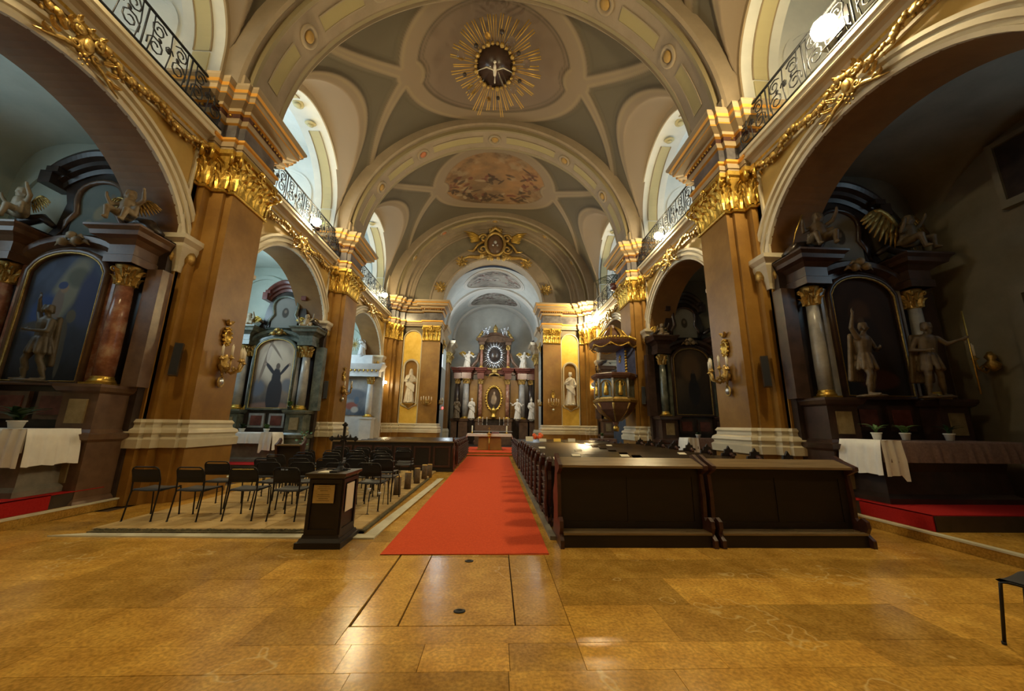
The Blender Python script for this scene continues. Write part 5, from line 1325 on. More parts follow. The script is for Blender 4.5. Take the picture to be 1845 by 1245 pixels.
mb = MB(); mb.box(-3.3, 3.3, .35, .7, 5.75, 6.2); mb.build('entablature', ['mred'], A)
mb = MB(); mb.box(-1.4, 1.4, .55, .9, 6.2, 8.8); mb.build('upper_back', ['mdark'], A)
mb = MB(); rows = [[(t * 1.35, .45 - o, 8.75 + .55 * math.cos(t * PI * .5) + z) for o, z in ((0, -.1), (.15, -.06), (.25, .05), (.3, .14), (0, .18))] for t in [-1 + 2 * i / 16 for i in range(17)]]; mb.grid(rows, smooth=False); mb.ext([(t * 1.3, 8.7 + .6 * math.cos(t * PI * .5)) for t in [-1 + i / 8 for i in range(17)]] + [(1.3, 8.6), (-1.3, 8.6)], .45, .8); mb.build('curved_pediment', ['mbrown'], A)
mb = MB(); mb.box(-1.0, 1.0, .42, .6, 2.0, 5.6); mb.build('amber_field', ['pier'], A)
mb = MB()
for a_, b_3 in ((.62, 1.0),):
    mb.tube([(a_ * math.cos(t * 2 * PI / 28), .3, 3.55 + b_3 * math.sin(t * 2 * PI / 28) + .15) for t in range(28)], .09, 6, closed=True)
for k in range(26):
    a = k * 2 * PI / 26; mb.sph((.66 * math.cos(a), .25, 3.7 + 1.05 * math.sin(a)), .09, 0, 6, 1.2, .6, 1)
mb.build('gilded_shrine_frame', ['gold'], A)
canvas(A, 0, .36, 2.85, 1.0, 1.75, p_mary, .3, 'shrine_image', 40)
mb = MB(); mb.lathe([(.28, 0), (.3, .1), (.2, .2), (.22, .5), (.32, .6), (.1, .8), (.02, 1.0)], 10, (0, .1, 2.1)); mb.build('tabernacle', ['gold'], A)
mb = MB()     # silver ray glory with dark oval window
for k in range(40):
    a = 2 * PI * k / 40; r1 = .92 + .22 * (k % 2) + (.18 if math.sin(a) < -.3 else 0)
    mb.tube([(.5 * math.cos(a), .4, 7.45 + .62 * math.sin(a)), (r1 * math.cos(a) * .85, .36, 7.45 + r1 * math.sin(a) * 1.12)], [.05, .02], 4)
mb.build('silver_rays', ['silver'], A)
mb = MB()
for k in range(22):
    a = 2 * PI * k / 22; mb.sph((.60 * math.cos(a), .33, 7.45 + .76 * math.sin(a)), .10 + .03 * (k % 3 == 0), 0, 7, 1, .7, 1)
mb.build('cloud_wreath', ['silver'], A)
mb = MB(); mb.lathe([(.5, 0), (.5, -.05), (.01, -.06)], 24, M=T(0, .42, 7.45) @ RX(-PI / 2) @ SCL(1, 1.25, 1)); mb.build('oval_opening', ['mdark'], A)
mb = MB()
for k in range(14):
    a = PI * (.1 + .8 * k / 13); mb.sph((.75 * math.cos(a), .3, 6.3 - .12 * math.sin(a)), .09, 0, 6)
mb.sph((0, .25, 6.0), .25, 0, 8, 1.2, .5, .8)
for q in (-1, 1): mb.tube([(0, .2, 5.85), (q * .35, .15, 5.7), (q * .55, .2, 5.45)], [.1, .1, .03], 6)
mb.build('gilded_cartouche', ['gold2'], A)
for x, kd, lab, m in ((-2.95, 'chest', 'pale robed statue, outermost left on the high altar', 'statd'), (-1.75, 'hold', 'robed statue beside the left amber panel of the high altar', 'stat'), (2.0, 'open', 'white robed statue with spread arms, inner right on the high altar', 'stat'), (3.15, 'bishop', 'white statue of a robed bishop, outermost right on the high altar', 'stat')):
    fig(kd, 'statue', lab, (x + .1, 30.55, 2.02), .2 if x < 0 else -.2, .95, m)
for x, lab in ((-2.2, 'white angel with golden wings on the left of the high altar cornice'), (2.55, 'white angel with golden wings on the right of the high altar cornice')):
    F = fig('angel', 'angel_statue', lab, (x, 30.9, 6.26), .3 if x < 0 else -.3, 1.0, 'stat'); wings(F, 'gold', 1.1, .62)
for x, lab in ((-.75, 'white putto on the left of the high altar crown'), (.85, 'white putto on the right of the high altar crown')):
    F = fig('putto', 'statue', lab, (x + .1, 31.0, 9.15), 0, .95, 'silver')
K = thing('gilded_finial', 'gilded crowning ornament at the very top of the high altar', 'ornament', (.15, 31.2, 9.4)); mb = MB(); mb.sph((0, 0, .3), .22, 0, 8); mb.lathe([(.2, 0), (.1, .2), (.2, .4), (.02, .75)], 10)
for q in (-1, 1):
    for k in range(7): mb.sph((q * (1.05 + .08 * k), 0, .1 - .12 * k + .05 * (k % 2)), .15, 0, 6)
mb.build('gilded_crown', ['gold2'], K)
# tabernacle shelf candles at the back
for k in range(8):
    x = -1.15 + .33 * k; 
    if 3 <= k <= 4: continue
    c_ = thing('altar_candle', 'slim white candle %s on the rear altar shelf' % ('leftmost', 'second from the left', 'third from the left', '', '', 'third from the right', 'second from the right', 'rightmost')[k], 'candle', (x + .15, 29.4, 1.5), 0, 'candles on the rear altar shelf')
    mb = MB(); mb.lathe([(.06, 0), (.02, .06), (.02, .25), (.05, .28)], 8); mb.build('candlestick', ['silver'], c_)
    mb = MB(); mb.lathe([(.022, .28), (.02, .6), (.005, .62)], 8); mb.build('wax', ['candle'], c_)
K = thing('rear_altar', 'grey stone rear altar block under the shrine', 'altar', (.15, 29.6, 0)); mb = MB(); mb.box(-1.4, 1.4, -.35, .35, 0, 1.0); mb.box(-1.3, 1.3, -.35, .35, 1.0, 1.5); mb.build('block', ['mbrown'], K)
mb = MB(); mb.box(-1.5, 1.5, -.45, .4, 1.0, 1.06); mb.build('shelf_top', ['mgrey'], K)
# ---------------------------------------------------------------- people's altar on its steps
K = thing('altar_steps', 'red carpeted steps at the end of the aisle', 'steps'); 
for k, (w, y0, z) in enumerate(((1.9, 18.9, .09), (1.75, 19.3, .18))):
    mb = MB(); mb.box(-w, w + .2, y0, 23.8, z - .09, z - .012); mb.build('step', ['pier'], K)
    mb = MB(); mb.box(-w, w + .2, y0 + .03, 23.8, z - .012, z); mb.build('step_carpet', ['red'], K)
K = thing('altar_table', 'small free-standing altar on a red-brown block at the end of the aisle', 'altar', (.02, 21.2, .18))
mb = MB(); mb.sweep([(-.62, .35), (-.62, -.35), (.68, -.35), (.68, .35)], [(.04, 0), (.04, .06), (0, .1), (-.05, .75), (0, .78), (0, .8), (-.3, .8)], flip=-1); mb.build('block', ['pier'], K)
mb = MB(); mb.box(-1.2, 1.2, -.45, .45, .80, .86); mb.build('mensa_slab', ['mgrey'], K)
mb = MB(); mb.tube([(0, -.5, .0), (0, -.5, .7)], .035, 8); mb.sph((0, -.5, .75), .1, 0, 8)
for k in range(8): leaf_bm(mb, T(0, -.5, .70) @ RZ(k * PI / 4) , .1, .2, 0, .12)
mb.build('gilded_stem', ['gold'], K)
K = thing('altar_cloth', 'white cloth hanging over the ends of the free-standing altar', 'cloth', (.02, 21.2, 1.04)); mb = MB(); rows = []
for i in range(30):
    yy = -.47 + .94 * i / 29; f = .012 * math.sin(i * 1.3)
    rows.append([(-1.30 - f, yy, -.28), (-1.25 - f, yy, -.1), (-1.22, yy, .012), (1.22, yy, .012), (1.25 + f, yy, -.1), (1.30 + f, yy, -.28)])
mb.grid(rows); mb.box(-1.22, 1.22, -.478, -.468, -.13, .012); mb.build('cloth', ['cloth'], K)
for x, lab in ((-.95, 'white candle on the left of the free-standing altar'), (.98, 'white candle on the right of the free-standing altar')):
    c_ = thing('altar_candle', lab, 'candle', (x, 21.2, 1.055)); mb = MB(); mb.lathe([(.09, 0), (.03, .05), (.05, .09)], 10); mb.build('candlestick', ['gold'], c_); mb = MB(); mb.lathe([(.038, .08), (.036, .42), (.01, .43)], 10); mb.build('wax', ['candle'], c_)
K = thing('open_missal', 'open book on a small stand on the free-standing altar', 'book', (.35, 21.15, 1.055)); mb = MB(); mb.box(-.2, .2, -.12, .12, 0, .06, M=RX(.4)); mb.build('pages', ['mred'], K)
K = thing('crucifix', 'little gold crucifix in the middle of the free-standing altar', 'cross', (0, 21.1, 1.055)); mb = MB(); mb.lathe([(.08, 0), (.02, .05), (.015, .12)], 8); mb.box(-.012, .012, -.01, .01, .1, .38); mb.box(-.07, .07, -.01, .01, .27, .295); mb.build('cross', ['gold'], K)
K = thing('sanctuary_lamp', 'small red glowing sanctuary lamp on the left chancel wall', 'lamp', (-3.1, 24.2, 2.55)); mb = MB(); mb.sph((0, 0, 0), .06, 0, 8, 1, 1, 1.3); mb.build('red_glass', ['redlamp'], K); mb = MB(); mb.tube([(-.35, 0, -.1), (-.15, 0, -.12), (0, 0, -.09)], .015, 5); mb.build('bracket', ['gold'], K)
K = thing('flower_arrangement', 'orange flowers in a basket at the right of the chancel', 'flowers', (2.9, 22.2, .1)); mb = MB(); mb.lathe([(.14, 0), (.2, .5), (.22, .6)], 10); mb.build('stand', ['mred'], K)
for k in range(9): mb = MB(); mb.sph((random.uniform(-.28, .28), random.uniform(-.2, .2), .7 + random.random() * .22), .11, 0, 6); mb.build('blossom', ['flower'], K)
# niche statues
fig('pray', 'statue', 'cream statue of a veiled woman in the left chancel niche', (-4.97, YF - .04, 2.80), .1, 1.2, 'stat')
fig('chest', 'statue', 'cream statue of a bearded saint in the right chancel niche', (4.97, YF - .04, 2.80), -.1, 1.2, 'stat')
# coat of arms
K = thing('coat_of_arms', 'gilded winged coat of arms at the top of the chancel arch', 'ornament', (.05, YF - .3, 13.3)); K.scale = (1.22,) * 3; mb = MB()
mb.sph((0, 0, 0), .55, 0, 14, .85, .35, 1.15); mb.build('shield', ['mbrown'], K)
mb = MB(); mb.tube([(.52 * math.cos(2 * PI * k / 24), -.12, .66 * math.sin(2 * PI * k / 24)) for k in range(24)], .085, 6, closed=True)
for q in (-1, 1):
    scroll(mb, (q * .62, -.1, .35), .26, 0, 1.3, 14, .075, 0, 0 if q > 0 else PI, q, 'xz'); scroll(mb, (q * .66, -.1, -.3), .26, 0, 1.3, 14, .07, 0, 0 if q > 0 else PI, -q, 'xz')
    mb.tube([(q * .4, 0, -.5), (q * .9, 0, -.75), (q * 1.4, 0, -.72), (q * 1.75, 0, -.85)], [.15, .12, .09, .03], 6); mb.tube([(q * .6, 0, .2), (q * .95, 0, .0), (q * 1.2, 0, -.4), (q * 1.5, 0, -.35)], [.1, .09, .08, .03], 6)
for k in range(16): mb.sph((random.uniform(-.75, .75), -.1, -.75 + random.uniform(-.12, .12)), .12, 0, 6)
mb.tube([(-.35, 0, .72), (0, -.1, .98), (.35, 0, .72)], [.09, .13, .09], 6); 
for k in range(5): mb.sph((-.3 + .15 * k, -.05, .9 + .1 * math.sin(PI * k / 4)), .085, 0, 6)
mb.build('scrollwork', ['gold2'], K)
for q in (-1, 1):
    mb = MB()
    for k in range(6): mb.tube([(q * .85, -.05, .42 - .04 * k), (q * (1.25 + .02 * k), -.12, .62 - .10 * k), (q * (1.72 - .10 * k), -.1, .72 - .13 * k)], [.06, .09, .02], 5, flat=.4)
    mb.build('wing', ['gold'], K)
mb = MB(); mb.sph((0, -.25, .05), .1, 0, 7); mb.sph((-.12, -.24, -.12), .06, 0, 6); mb.sph((.12, -.24, -.12), .06, 0, 6); mb.build('emblem', ['silver'], K)
# holy ghost glory hanging under the first oval
MT['amber'] = mat('amber_gilding', (.42, .24, .04), .4, .6, c2=(.66, .42, .08), scale=3, amt=.8)
K = thing('dove_glory', 'gilded ray burst with glass balls and a white dove under the vault', 'ornament', (.03, 11.0, 14.35), 0)
K.rotation_euler = (-.40, 0, 0); rs = random.Random(3)
for k in range(36):
    a = 2 * PI * k / 36 + rs.uniform(-.03, .03); r1 = 1.62 + rs.uniform(-.22, .16); mb = MB()
    for off in (-.03, .03):
        mb.tube([(.62 * math.cos(a) - off * math.sin(a), .62 * math.sin(a) + off * math.cos(a), rs.uniform(-.05, .05)), (r1 * math.cos(a) - 1.4 * off * math.sin(a), r1 * math.sin(a) + 1.4 * off * math.cos(a), rs.uniform(-.08, .05))], [.014, .022], 4)
    mb.build('ray', ['amber'], K)
mb = MB(); mb.lathe([(.66, -.03), (.62, .06), (.3, .28), (.02, .3)], 24)
for k in range(24): a = 2 * PI * k / 24; mb.tube([(.12 * math.cos(a), .12 * math.sin(a), .2), (.55 * math.cos(a), .55 * math.sin(a), -.0)], [.02, .035], 4)
mb.build('dark_centre', ['mdk2'], K)
mb = MB()
for k in range(26): a = 2 * PI * k / 26; mb.sph((.70 * math.cos(a), .70 * math.sin(a), -.06), .07 + .03 * (k % 3 == 0), 0, 6)
mb.build('cloud_ring', ['gold2'], K)
for k, (a, r, q) in enumerate(((2.45, 1.15, .17), (.75, .95, .15), (3.4, 1.25, .16), (-.15, 1.15, .15), (-.95, .98, .15), (-1.85, .95, .12), (1.8, 1.05, .09))):
    mb = MB(); mb.sph((r * math.cos(a), r * math.sin(a), -.14), q, 0, 14); mb.build('glass_ball', ['glass'], K)
for k, (a, r) in enumerate(((1.45, 1.0), (.4, 1.0), (2.9, 1.15), (-.5, .95), (-1.35, 1.05), (-2.4, .9))):
    mb = MB(); mb.sph((r * math.cos(a), r * math.sin(a), -.1), .08, 0, 8); mb.build('dark_ball', ['mdark'], K)
D = thing('dove', 'small white dove with spread wings at the centre of the ray burst', 'sculpture', (.03, 10.9, 14.05)); D.rotation_euler = (-.4, 0, 0)
mb = MB(); mb.sph((0, 0, 0), .1, 0, 8, .7, 2.2, .8); mb.sph((0, -.26, -.02), .06, 0, 6); mb.tube([(0, .2, 0), (0, .38, 0)], [.04, .1], 5, flat=.3); mb.build('body', ['stat'], D)
for q in (-1, 1):
    mb = MB(); mb.tube([(q * .05, -.02, 0), (q * .3, -.08, .04), (q * .62, .04, .02)], [.07, .08, .02], 5, flat=.3); mb.build('wing', ['stat'], D)
mb = MB(); mb.tube([(0, .25, .3), (0, .45, 1.2)], .012, 4); mb.build('hanging_wire', ['iron'], K)
# ================================================================ wall candelabra, loudspeakers
def sconce(name, label, loc, rz, n=5, sc=1., plate=True):
    S = thing(name, label, 'candelabra', loc, rz); S.scale = (sc,) * 3    # local: wall at y=0, arms reach -y
    mb = MB(); mb.lathe([(.02, -.10), (.10, -.04), (.12, .05), (.05, .13), (.09, .2), (.03, .3)], 10, (0, -.08, 0)); mb.tube([(0, 0, 0), (0, -.14, -.02)], .05, 6); mb.build('back_stem', ['gold2'], S)
    if plate:
        mb = MB(); mb.lathe([(.13, 0), (.15, -.03), (.11, -.05), (.10, -.02)], 16, M=T(0, -.02, .72) @ RX(-PI / 2) @ SCL(.8, 1.25, 1))
        for k in range(12): a = 2 * PI * k / 12; mb.sph((.125 * math.cos(a), -.04, .72 + .2 * math.sin(a)), .035, 0, 6)
        mb.build('gilt_medallion', ['gold'], S)
        mb = MB(); mb.sph((0, -.04, 1.02), .05, 0, 6); leaf_bm(mb, T(-.02, -.02, 1.0) @ RY(-.6) @ RZ(PI), .09, .14, 0, .02); leaf_bm(mb, T(.02, -.02, 1.0) @ RY(.6) @ RZ(PI), .09, .14, 0, .02); mb.build('top_leaf', ['gold2'], S)
        mb = MB(); mb.sph((0, -.07, -.32), .075, 0, 10, 1, .7, 1.2); mb.build('crystal_drop', ['silver'], S)
        mb = MB(); mb.tube([(0, -.07, -.1), (0, -.08, -.22)], .03, 6)
        mb.tube([(.09 * math.cos(2 * PI * k / 10), -.07, -.32 + .115 * math.sin(2 * PI * k / 10)) for k in range(10)], .018, 5, closed=True)
        mb.build('drop_frame', ['gold2'], S)
    for k in range(n):
        t = (k / (n - 1) - .5) if n > 1 else 0; x = t * .72; y = -.42 + .16 * abs(t) * 2; z = .12 if k % 2 == 0 else .16
        mb = MB(); mb.tube([(0, -.12, -.02), (x * .4, y * .6, -.12), (x * .85, y * .95, -.04), (x, y, z)], [.024, .026, .02, .018], 6)
        scroll(mb, (x * .55, y * .7, -.03), .06, 0, 1, 8, .012, 0, 0, 1, 'xz'); o = mb.build('arm', ['gold2'], S)
        mb = MB(); mb.lathe([(.015, 0), (.065, .03), (.055, .035), (.03, .06), (.03, .09)], 10, (x, y, z)); mb.build('drip_pan', ['gold2'], o)
        mb = MB(); mb.lathe([(.026, .07), (.026, .30), (.012, .32), (.004, .35)], 8, (x, y, z)); mb.build('candle', ['candle'], o)
    return S
sconce('wall_candelabra', 'five-armed gilt candelabra on the near left pier with a gold medallion above', (-5.9, 8.5, 2.72), PI / 2, 5)
sconce('wall_candelabra', 'five-armed gilt candelabra on the near right pier with a gold medallion above', (5.9, 8.5, 2.72), -PI / 2, 5)
sconce('wall_candelabra', 'gilt candelabra on the second left pier beyond the chairs', (-5.9, 15.2, 2.75), PI / 2, 3, .9)
sconce('wall_candelabra', 'gilt candelabra on the pilaster between left niche and chancel', (-3.85, YF - .3, 2.75), 0, 5, .85, False)
sconce('wall_candelabra', 'gilt candelabra on the pilaster between right niche and chancel', (3.85, YF - .3, 2.75), 0, 5, .85, True)
sconce('wall_candelabra', 'candelabra on the left chancel jamb facing the aisle', (-R1, YF + .3, 2.8), PI / 2, 4, .7, False)
sconce('wall_candelabra', 'candelabra on the right chancel jamb facing the aisle', (R1, YF + .3, 2.8), -PI / 2, 4, .7, False)
sconce('wall_candelabra', 'single-candle bronze wall arm on the far right chapel wall', (10.2, 6.75, 2.8), -PI / 2, 1, 1., False)
for x, rz, w in ((-6.24, .5, 'left'), (6.24, -.5, 'right')):
    for y, h, nmn in ((7.78, .0, 'nearest'), (14.5, 0, 'second')):
        L = thing('loudspeaker', 'slim dark column loudspeaker tilted on the %s %s pier' % (nmn, w), 'loudspeaker', (x, y, 2.74), rz)
        mb = MB(); mb.box(-.07, .07, -.19, -.07, -.34, .34, M=RX(-.12)); mb.build('cabinet', ['mdark'], L)
        mb = MB(); mb.box(-.06, .06, -.196, -.19, -.32, .32, M=RX(-.12)); mb.build('grille', ['iron'], L)
        mb = MB(); mb.tube([(0, -.1, .05), (0, .05, .05)], .02, 6); mb.build('bracket', ['metal'], L)

# ================================================================ pulpit on the second right pier
Pp = thing('pulpit', 'octagonal dark and gilt marble pulpit with carved figures on the right pier', 'pulpit', (5.2, 14.95, 0))
def octp(prof, m, name, n=8, ph=PI / 8, par=None, mats=None):
    mb = MB(); mb.lathe(prof, n, (0, 0, 0), 0, False, ph=ph); return mb.build(name, [m], par or Pp)
octp([(.02, 1.55), (.10, 1.62), (.12, 1.72), (.2, 1.76), (.5, 1.98), (.72, 2.2), (.80, 2.4), (.82, 2.48)], 'mpulpit', 'bowl')
octp([(.82, 2.48), (.88, 2.5), (.90, 2.58), (.80, 2.62), (.78, 2.68)], 'gold2', 'lower_cornice')
octp([(.76, 2.66), (.76, 3.42)], 'mgreen', 'parapet_wall')
octp([(.78, 3.40), (.86, 3.44), (.93, 3.52), (.95, 3.60), (.88, 3.64), (.6, 3.64)], 'mpulpit', 'parapet_rail')
for k in range(8):
    a = PI / 8 + PI / 4 * k
    mb = MB(); mb.tube([(.79 * math.cos(a), .79 * math.sin(a), 2.66), (.79 * math.cos(a), .79 * math.sin(a), 3.42)], .045, 8); mb.build('corner_colonnette', ['mgrey'], Pp)
    a = PI / 4 * k
    if math.cos(a) < .5:
        M_ = RZ(a) @ T(.72, 0, 0)
        mb = MB(); mb.lathe([(.09, 2.76), (.11, 2.85), (.08, 2.98), (.09, 3.08), (.04, 3.16), (.055, 3.22), (.05, 3.28), (.01, 3.31)], 8, M=M_); mb.tube([(0, .06, 3.08), (.06, .12, 3.15), (.03, .1, 3.26)], .022, 5, M=M_); mb.build('gilded_figure', ['gold'], Pp)
        mb = MB(); rows = [[(0 + p, .20 * math.cos(t) * (1 + r), 3.12 + .2 * math.sin(t) * (1 + r)) for r, p in ((0, .0), (.12, .03), (.25, 0))] for t in [PI * i / 10 for i in range(11)]]
        rows = [[(p, .20 * (1 + r), 2.72) for r, p in ((0, .0), (.12, .03), (.25, 0))]] + rows + [[(p, -.20 * (1 + r), 2.72) for r, p in ((0, .0), (.12, .03), (.25, 0))]]
        rows = [[tuple(M_ @ Vector(q)) for q in r] for r in rows]; mb.grid(rows, smooth=False); mb.build('niche_frame', ['gold2'], Pp)
    mb = MB(); mb.tube([(.84 * math.cos(a + PI / 8), .84 * math.sin(a + PI / 8), 2.45), (.6 * math.cos(a + PI / 8), .6 * math.sin(a + PI / 8), 2.08), (.2 * math.cos(a + PI / 8), .2 * math.sin(a + PI / 8), 1.76)], [.05, .03, .03], 5); mb.build('bowl_rib', ['gold2'], Pp)
mb = MB(); mb.sph((0, 0, 1.5), .1, 0, 8); mb.lathe([(.1, 1.35), (.13, 1.5), (.05, 1.6)], 8); mb.build('pendant', ['gold'], Pp)
octp([(.85, 4.72), (.90, 4.74), (.96, 4.84), (1.0, 4.96), (.94, 5.0), (.2, 5.02)], 'mpulpit', 'canopy')
octp([(.84, 4.73), (.01, 4.74)], 'mdark', 'canopy_underside')
mb = MB()
for k in range(8):
    a0 = PI / 8 + PI / 4 * k; a1 = a0 + PI / 4; p0 = Vector((.96 * math.cos(a0), .96 * math.sin(a0), 4.84)); p1 = Vector((.96 * math.cos(a1), .96 * math.sin(a1), 4.84))
    pts = [p0.lerp(p1, t) - Vector((0, 0, .16 * math.sin(PI * t))) for t in [i / 6 for i in range(7)]]; mb.tube(pts, .028, 5)
    for i in range(6): q = p0.lerp(p1, (i + .5) / 6); mb.sph((q.x, q.y, 5.04), .055, 0, 5, 1, 1, 1.5)
    c, s_ = math.cos(a0), math.sin(a0); mb.tube([(.88 * c, .88 * s_, 5.02), (.62 * c, .62 * s_, 5.18), (.42 * c, .42 * s_, 5.45), (.2 * c, .2 * s_, 5.62)], [.06, .05, .05, .04], 6)
    mb.sph((p0.x, p0.y, 4.78), .05, 0, 6)
mb.build('gilded_valance', ['gold'], Pp)
octp([(.8, 5.0), (.5, 5.15), (.3, 5.45), (.15, 5.62), (.1, 5.75), (.02, 5.78)], 'mpulpit', 'canopy_dome')
mb = MB(); mb.box(.3, .75, -.5, .5, 3.5, 4.74); mb.build('back_panel', ['blue'], Pp)
mb = MB()
for q in (-1, 1):
    for k in range(8): mb.sph((.35, q * .52, 3.7 + .12 * k), .06, 0, 5)
for k in range(10): a = 2 * PI * k / 10; mb.tube([(.28, .06 * math.cos(a), 4.3 + .06 * math.sin(a)), (.28, .2 * math.cos(a), 4.3 + .2 * math.sin(a))], [.02, .008], 4)
mb.build('gilded_trim', ['gold'], Pp)
mb = MB(); mb.box(-.012, .012, -.1, .1, 0, .02); mb.tube([(0, 0, 0), (0, 0, .4)], .014, 5); mb.tube([(0, -.1, .27), (0, .1, .27)], .014, 5); o = mb.build('small_cross', ['gold'], Pp, (-.75, -.3, 3.62))
Sn = thing('sound_shelf', 'grey pulpit stair landing jutting out left of the pulpit', 'stairs', (5.6, 16.6, 3.5)); mb = MB(); mb.box(-.7, .9, -.9, .9, -.06, .06); mb.box(-.66, .9, -.86, .9, -.14, -.06); mb.build('landing', ['mgrey'], Sn)
K = thing('blue_banner', 'blue-grey curtain panel below the pulpit landing', 'curtain', (6.7, 19.0, 0)); mb = MB(); rows = [[(0 + .04 * math.sin(i * 1.2), -.9 + .09 * i, z) for z in (.3, 2.9)] for i in range(21)]; mb.grid(rows); mb.build('folds', ['screen'], K)
K = thing('palm', 'dark palm fronds rising behind the right gallery ledge over the pulpit', 'plant', (6.1, 17.0, 8.15)); mb = MB(); mb.lathe([(.18, 0), (.22, .3), (.2, .32)], 10); mb.build('pot', ['mred'], K)
rs = random.Random(8)
for k in range(16):
    a = 2 * PI * k / 16; L = rs.uniform(.7, 1.1); mb = MB(); pts = [(L * t * math.cos(a), L * t * math.sin(a), .3 + .9 * t - .75 * t * t) for t in (0, .25, .5, .75, 1)]; mb.tube(pts, [.02, .016, .012, .008, .004], 4)
    for j in range(12):
        t = .2 + .8 * j / 12; b = Vector((L * t * math.cos(a), L * t * math.sin(a), .3 + .9 * t - .75 * t * t))
        for q in (-1, 1): e = b + Vector((-math.sin(a) * q * .22 + .1 * math.cos(a), math.cos(a) * q * .22 + .1 * math.sin(a), -.06)); mb.add([b, b + Vector((.02 * math.cos(a), .02 * math.sin(a), .012)), e], [(0, 1, 2)])
    mb.build('frond', ['leafd'], K)
for x, y, lab in ((-6.15, 12.2, 'small leafy plant beside the left gallery flood lamp'), ):
    plant((x, y, 8.2), lab, .45, 12, 'leafd', 'mdark', .09, .25, 'blade', 31)

# ================================================================ carpet and old stone field
K = thing('red_carpet', 'long red carpet runner down the middle of the nave', 'carpet', (0, 0, 0))
mb = MB(); ys = np.linspace(4.92, 18.92, 60); rows = [[(x, y + (.02 * x if y < 5 else 0), z) for x, z in ((-1.0, .001), (-1.0, .009), (-.5, .0095), (0, .009), (.5, .0095), (1.04, .009), (1.04, .001))] for y in ys]; mb.grid(rows, smooth=False); mb.box(-1.0, 1.04, 4.915, 4.925, .001, .009); mb.build('runner', ['red'], K)
K = thing('old_paving_field', 'raised field of worn old stones under the black chairs, framed by a pale strip', 'paving', (0, 0, 0))
mb = MB(); mb.add([(-5.6, 5.60, .0), (-1.28, 5.52, 0), (-1.28, 5.70, 0), (-5.2, 5.72, 0), (-5.6, 5.60, .02), (-1.28, 5.52, .02), (-1.28, 5.70, .02), (-5.2, 5.72, .02)], [(0, 1, 5, 4), (4, 5, 6, 7), (1, 2, 6, 5), (2, 3, 7, 6), (3, 0, 4, 7)])
mb.add([(-1.46, 5.52, .021), (-1.28, 5.52, .021), (-1.10, 11.2, .021), (-1.24, 11.2, .021)], [(0, 1, 2, 3)]); mb.box(-1.28, -1.275, 5.52, 11.2, 0, .02); mb.build('pale_strip', ['whitestone'], K)
mb = MB(); mb.box(-5.25, -1.5, 5.74, 5.80, 0, .03); mb.box(-1.56, -1.5, 5.74, 11.2, 0, .03)
rs = random.Random(2)
for k in range(190):
    x = -5.2 + 3.7 * k / 190; mb.sph((x, 5.81 + rs.uniform(-.012, .012), .03), rs.uniform(.018, .034), 0, 5, 1.3, .7, .8)
o = mb.build('rubble_edge', ['rubble'], K); o['kind'] = 'stuff'
st_me = None; y = 5.84
while y < 12.4:
    h = rs.uniform(.34, .5); x = -5.3
    while x < -1.6:
        w = rs.uniform(.4, .85); x1 = min(x + w, -1.56)
        if -1.56 - x1 < .2: x1 = -1.56
        if st_me is None:
            m_ = MB(); m_.frust((0, 0), (.5, .5), (.5, .5), 0, .035); m_.frust((0, 0), (.5, .5), (.485, .48), .035, .045); o = m_.build('stone', ['oldstone'], K); st_me = o.data
        else: o = bpy.data.objects.new('stone', st_me); COL.objects.link(o); o.parent = K
        o.location = ((x + x1) / 2, y + h / 2, rs.uniform(0, .006)); o.scale = (x1 - x - .012, h - .012, 1); x = x1
    y += h
# ================================================================ chairs
def make_chair():
    C_ = thing('stacking_chair', '', 'chair'); r = .011; w = .215    # faces +y (towards the altar); origin below the back legs
    for q in (-1, 1):
        mb = MB(); mb.tube([(q * w, -.02, 0), (q * (w - .01), .03, .42), (q * (w - .01), .02, .6), (q * (w - .015), -.03, .74), (q * (w - .035), -.04, .775)], r, 6); mb.build('back_leg', ['metal'], C_)
        mb = MB(); mb.tube([(q * (w + .01), .47, 0), (q * w, .42, .43), (q * (w - .01), .38, .445), (q * (w - .01), .04, .43)], r, 6); mb.build('front_leg', ['metal'], C_)
        mb = MB(); mb.lathe([(.014, 0), (.014, .02)], 8, (q * w, -.02, 0)); mb.lathe([(.014, 0), (.014, .02)], 8, (q * (w + .01), .47, 0)); mb.build('foot_cap', ['black'], C_)
    mb = MB(); mb.tube([(-w + .035, -.04, .775), (-w + .07, -.042, .79), (w - .07, -.042, .79), (w - .035, -.04, .775)], r, 6); mb.build('top_rail', ['metal'], C_)
    mb = MB(); rows = []
    for i in range(9):
        x = -w + .01 + (2 * w - .02) * i / 8; c = .03 * (1 - (2 * i / 8 - 1) ** 2)
        rows.append([(x, -.035 - c, .755), (x, -.01 - c, .66), (x, .003 - c, .565), (x, .015 - c, .565), (x, .003 - c, .66), (x, -.022 - c, .755)])
    mb.grid(rows); mb.add([rows[0][k] for k in range(6)], [(0, 1, 2, 3, 4, 5)]); mb.add([rows[-1][k] for k in range(6)], [(0, 1, 2, 3, 4, 5)]); mb.build('backrest', ['black'], C_)
    mb = MB(); rows = []
    for i in range(7):
        x = -w + .005 + (2 * w - .01) * i / 6; c = .012 * (1 - (2 * i / 6 - 1) ** 2)
        rows.append([(x, .06, .43 - c), (x, .06, .455 - c), (x, .25, .452 - c), (x, .42, .46 - c), (x, .445, .445 - c), (x, .42, .432 - c), (x, .06, .43 - c)])
    mb.grid(rows); mb.build('seat', ['blackseat'], C_)
    return C_
MT['blackseat'] = mat('seat_fabric', (.035, .035, .04), .5)
proto = make_chair(); first = True; rs = random.Random(4)
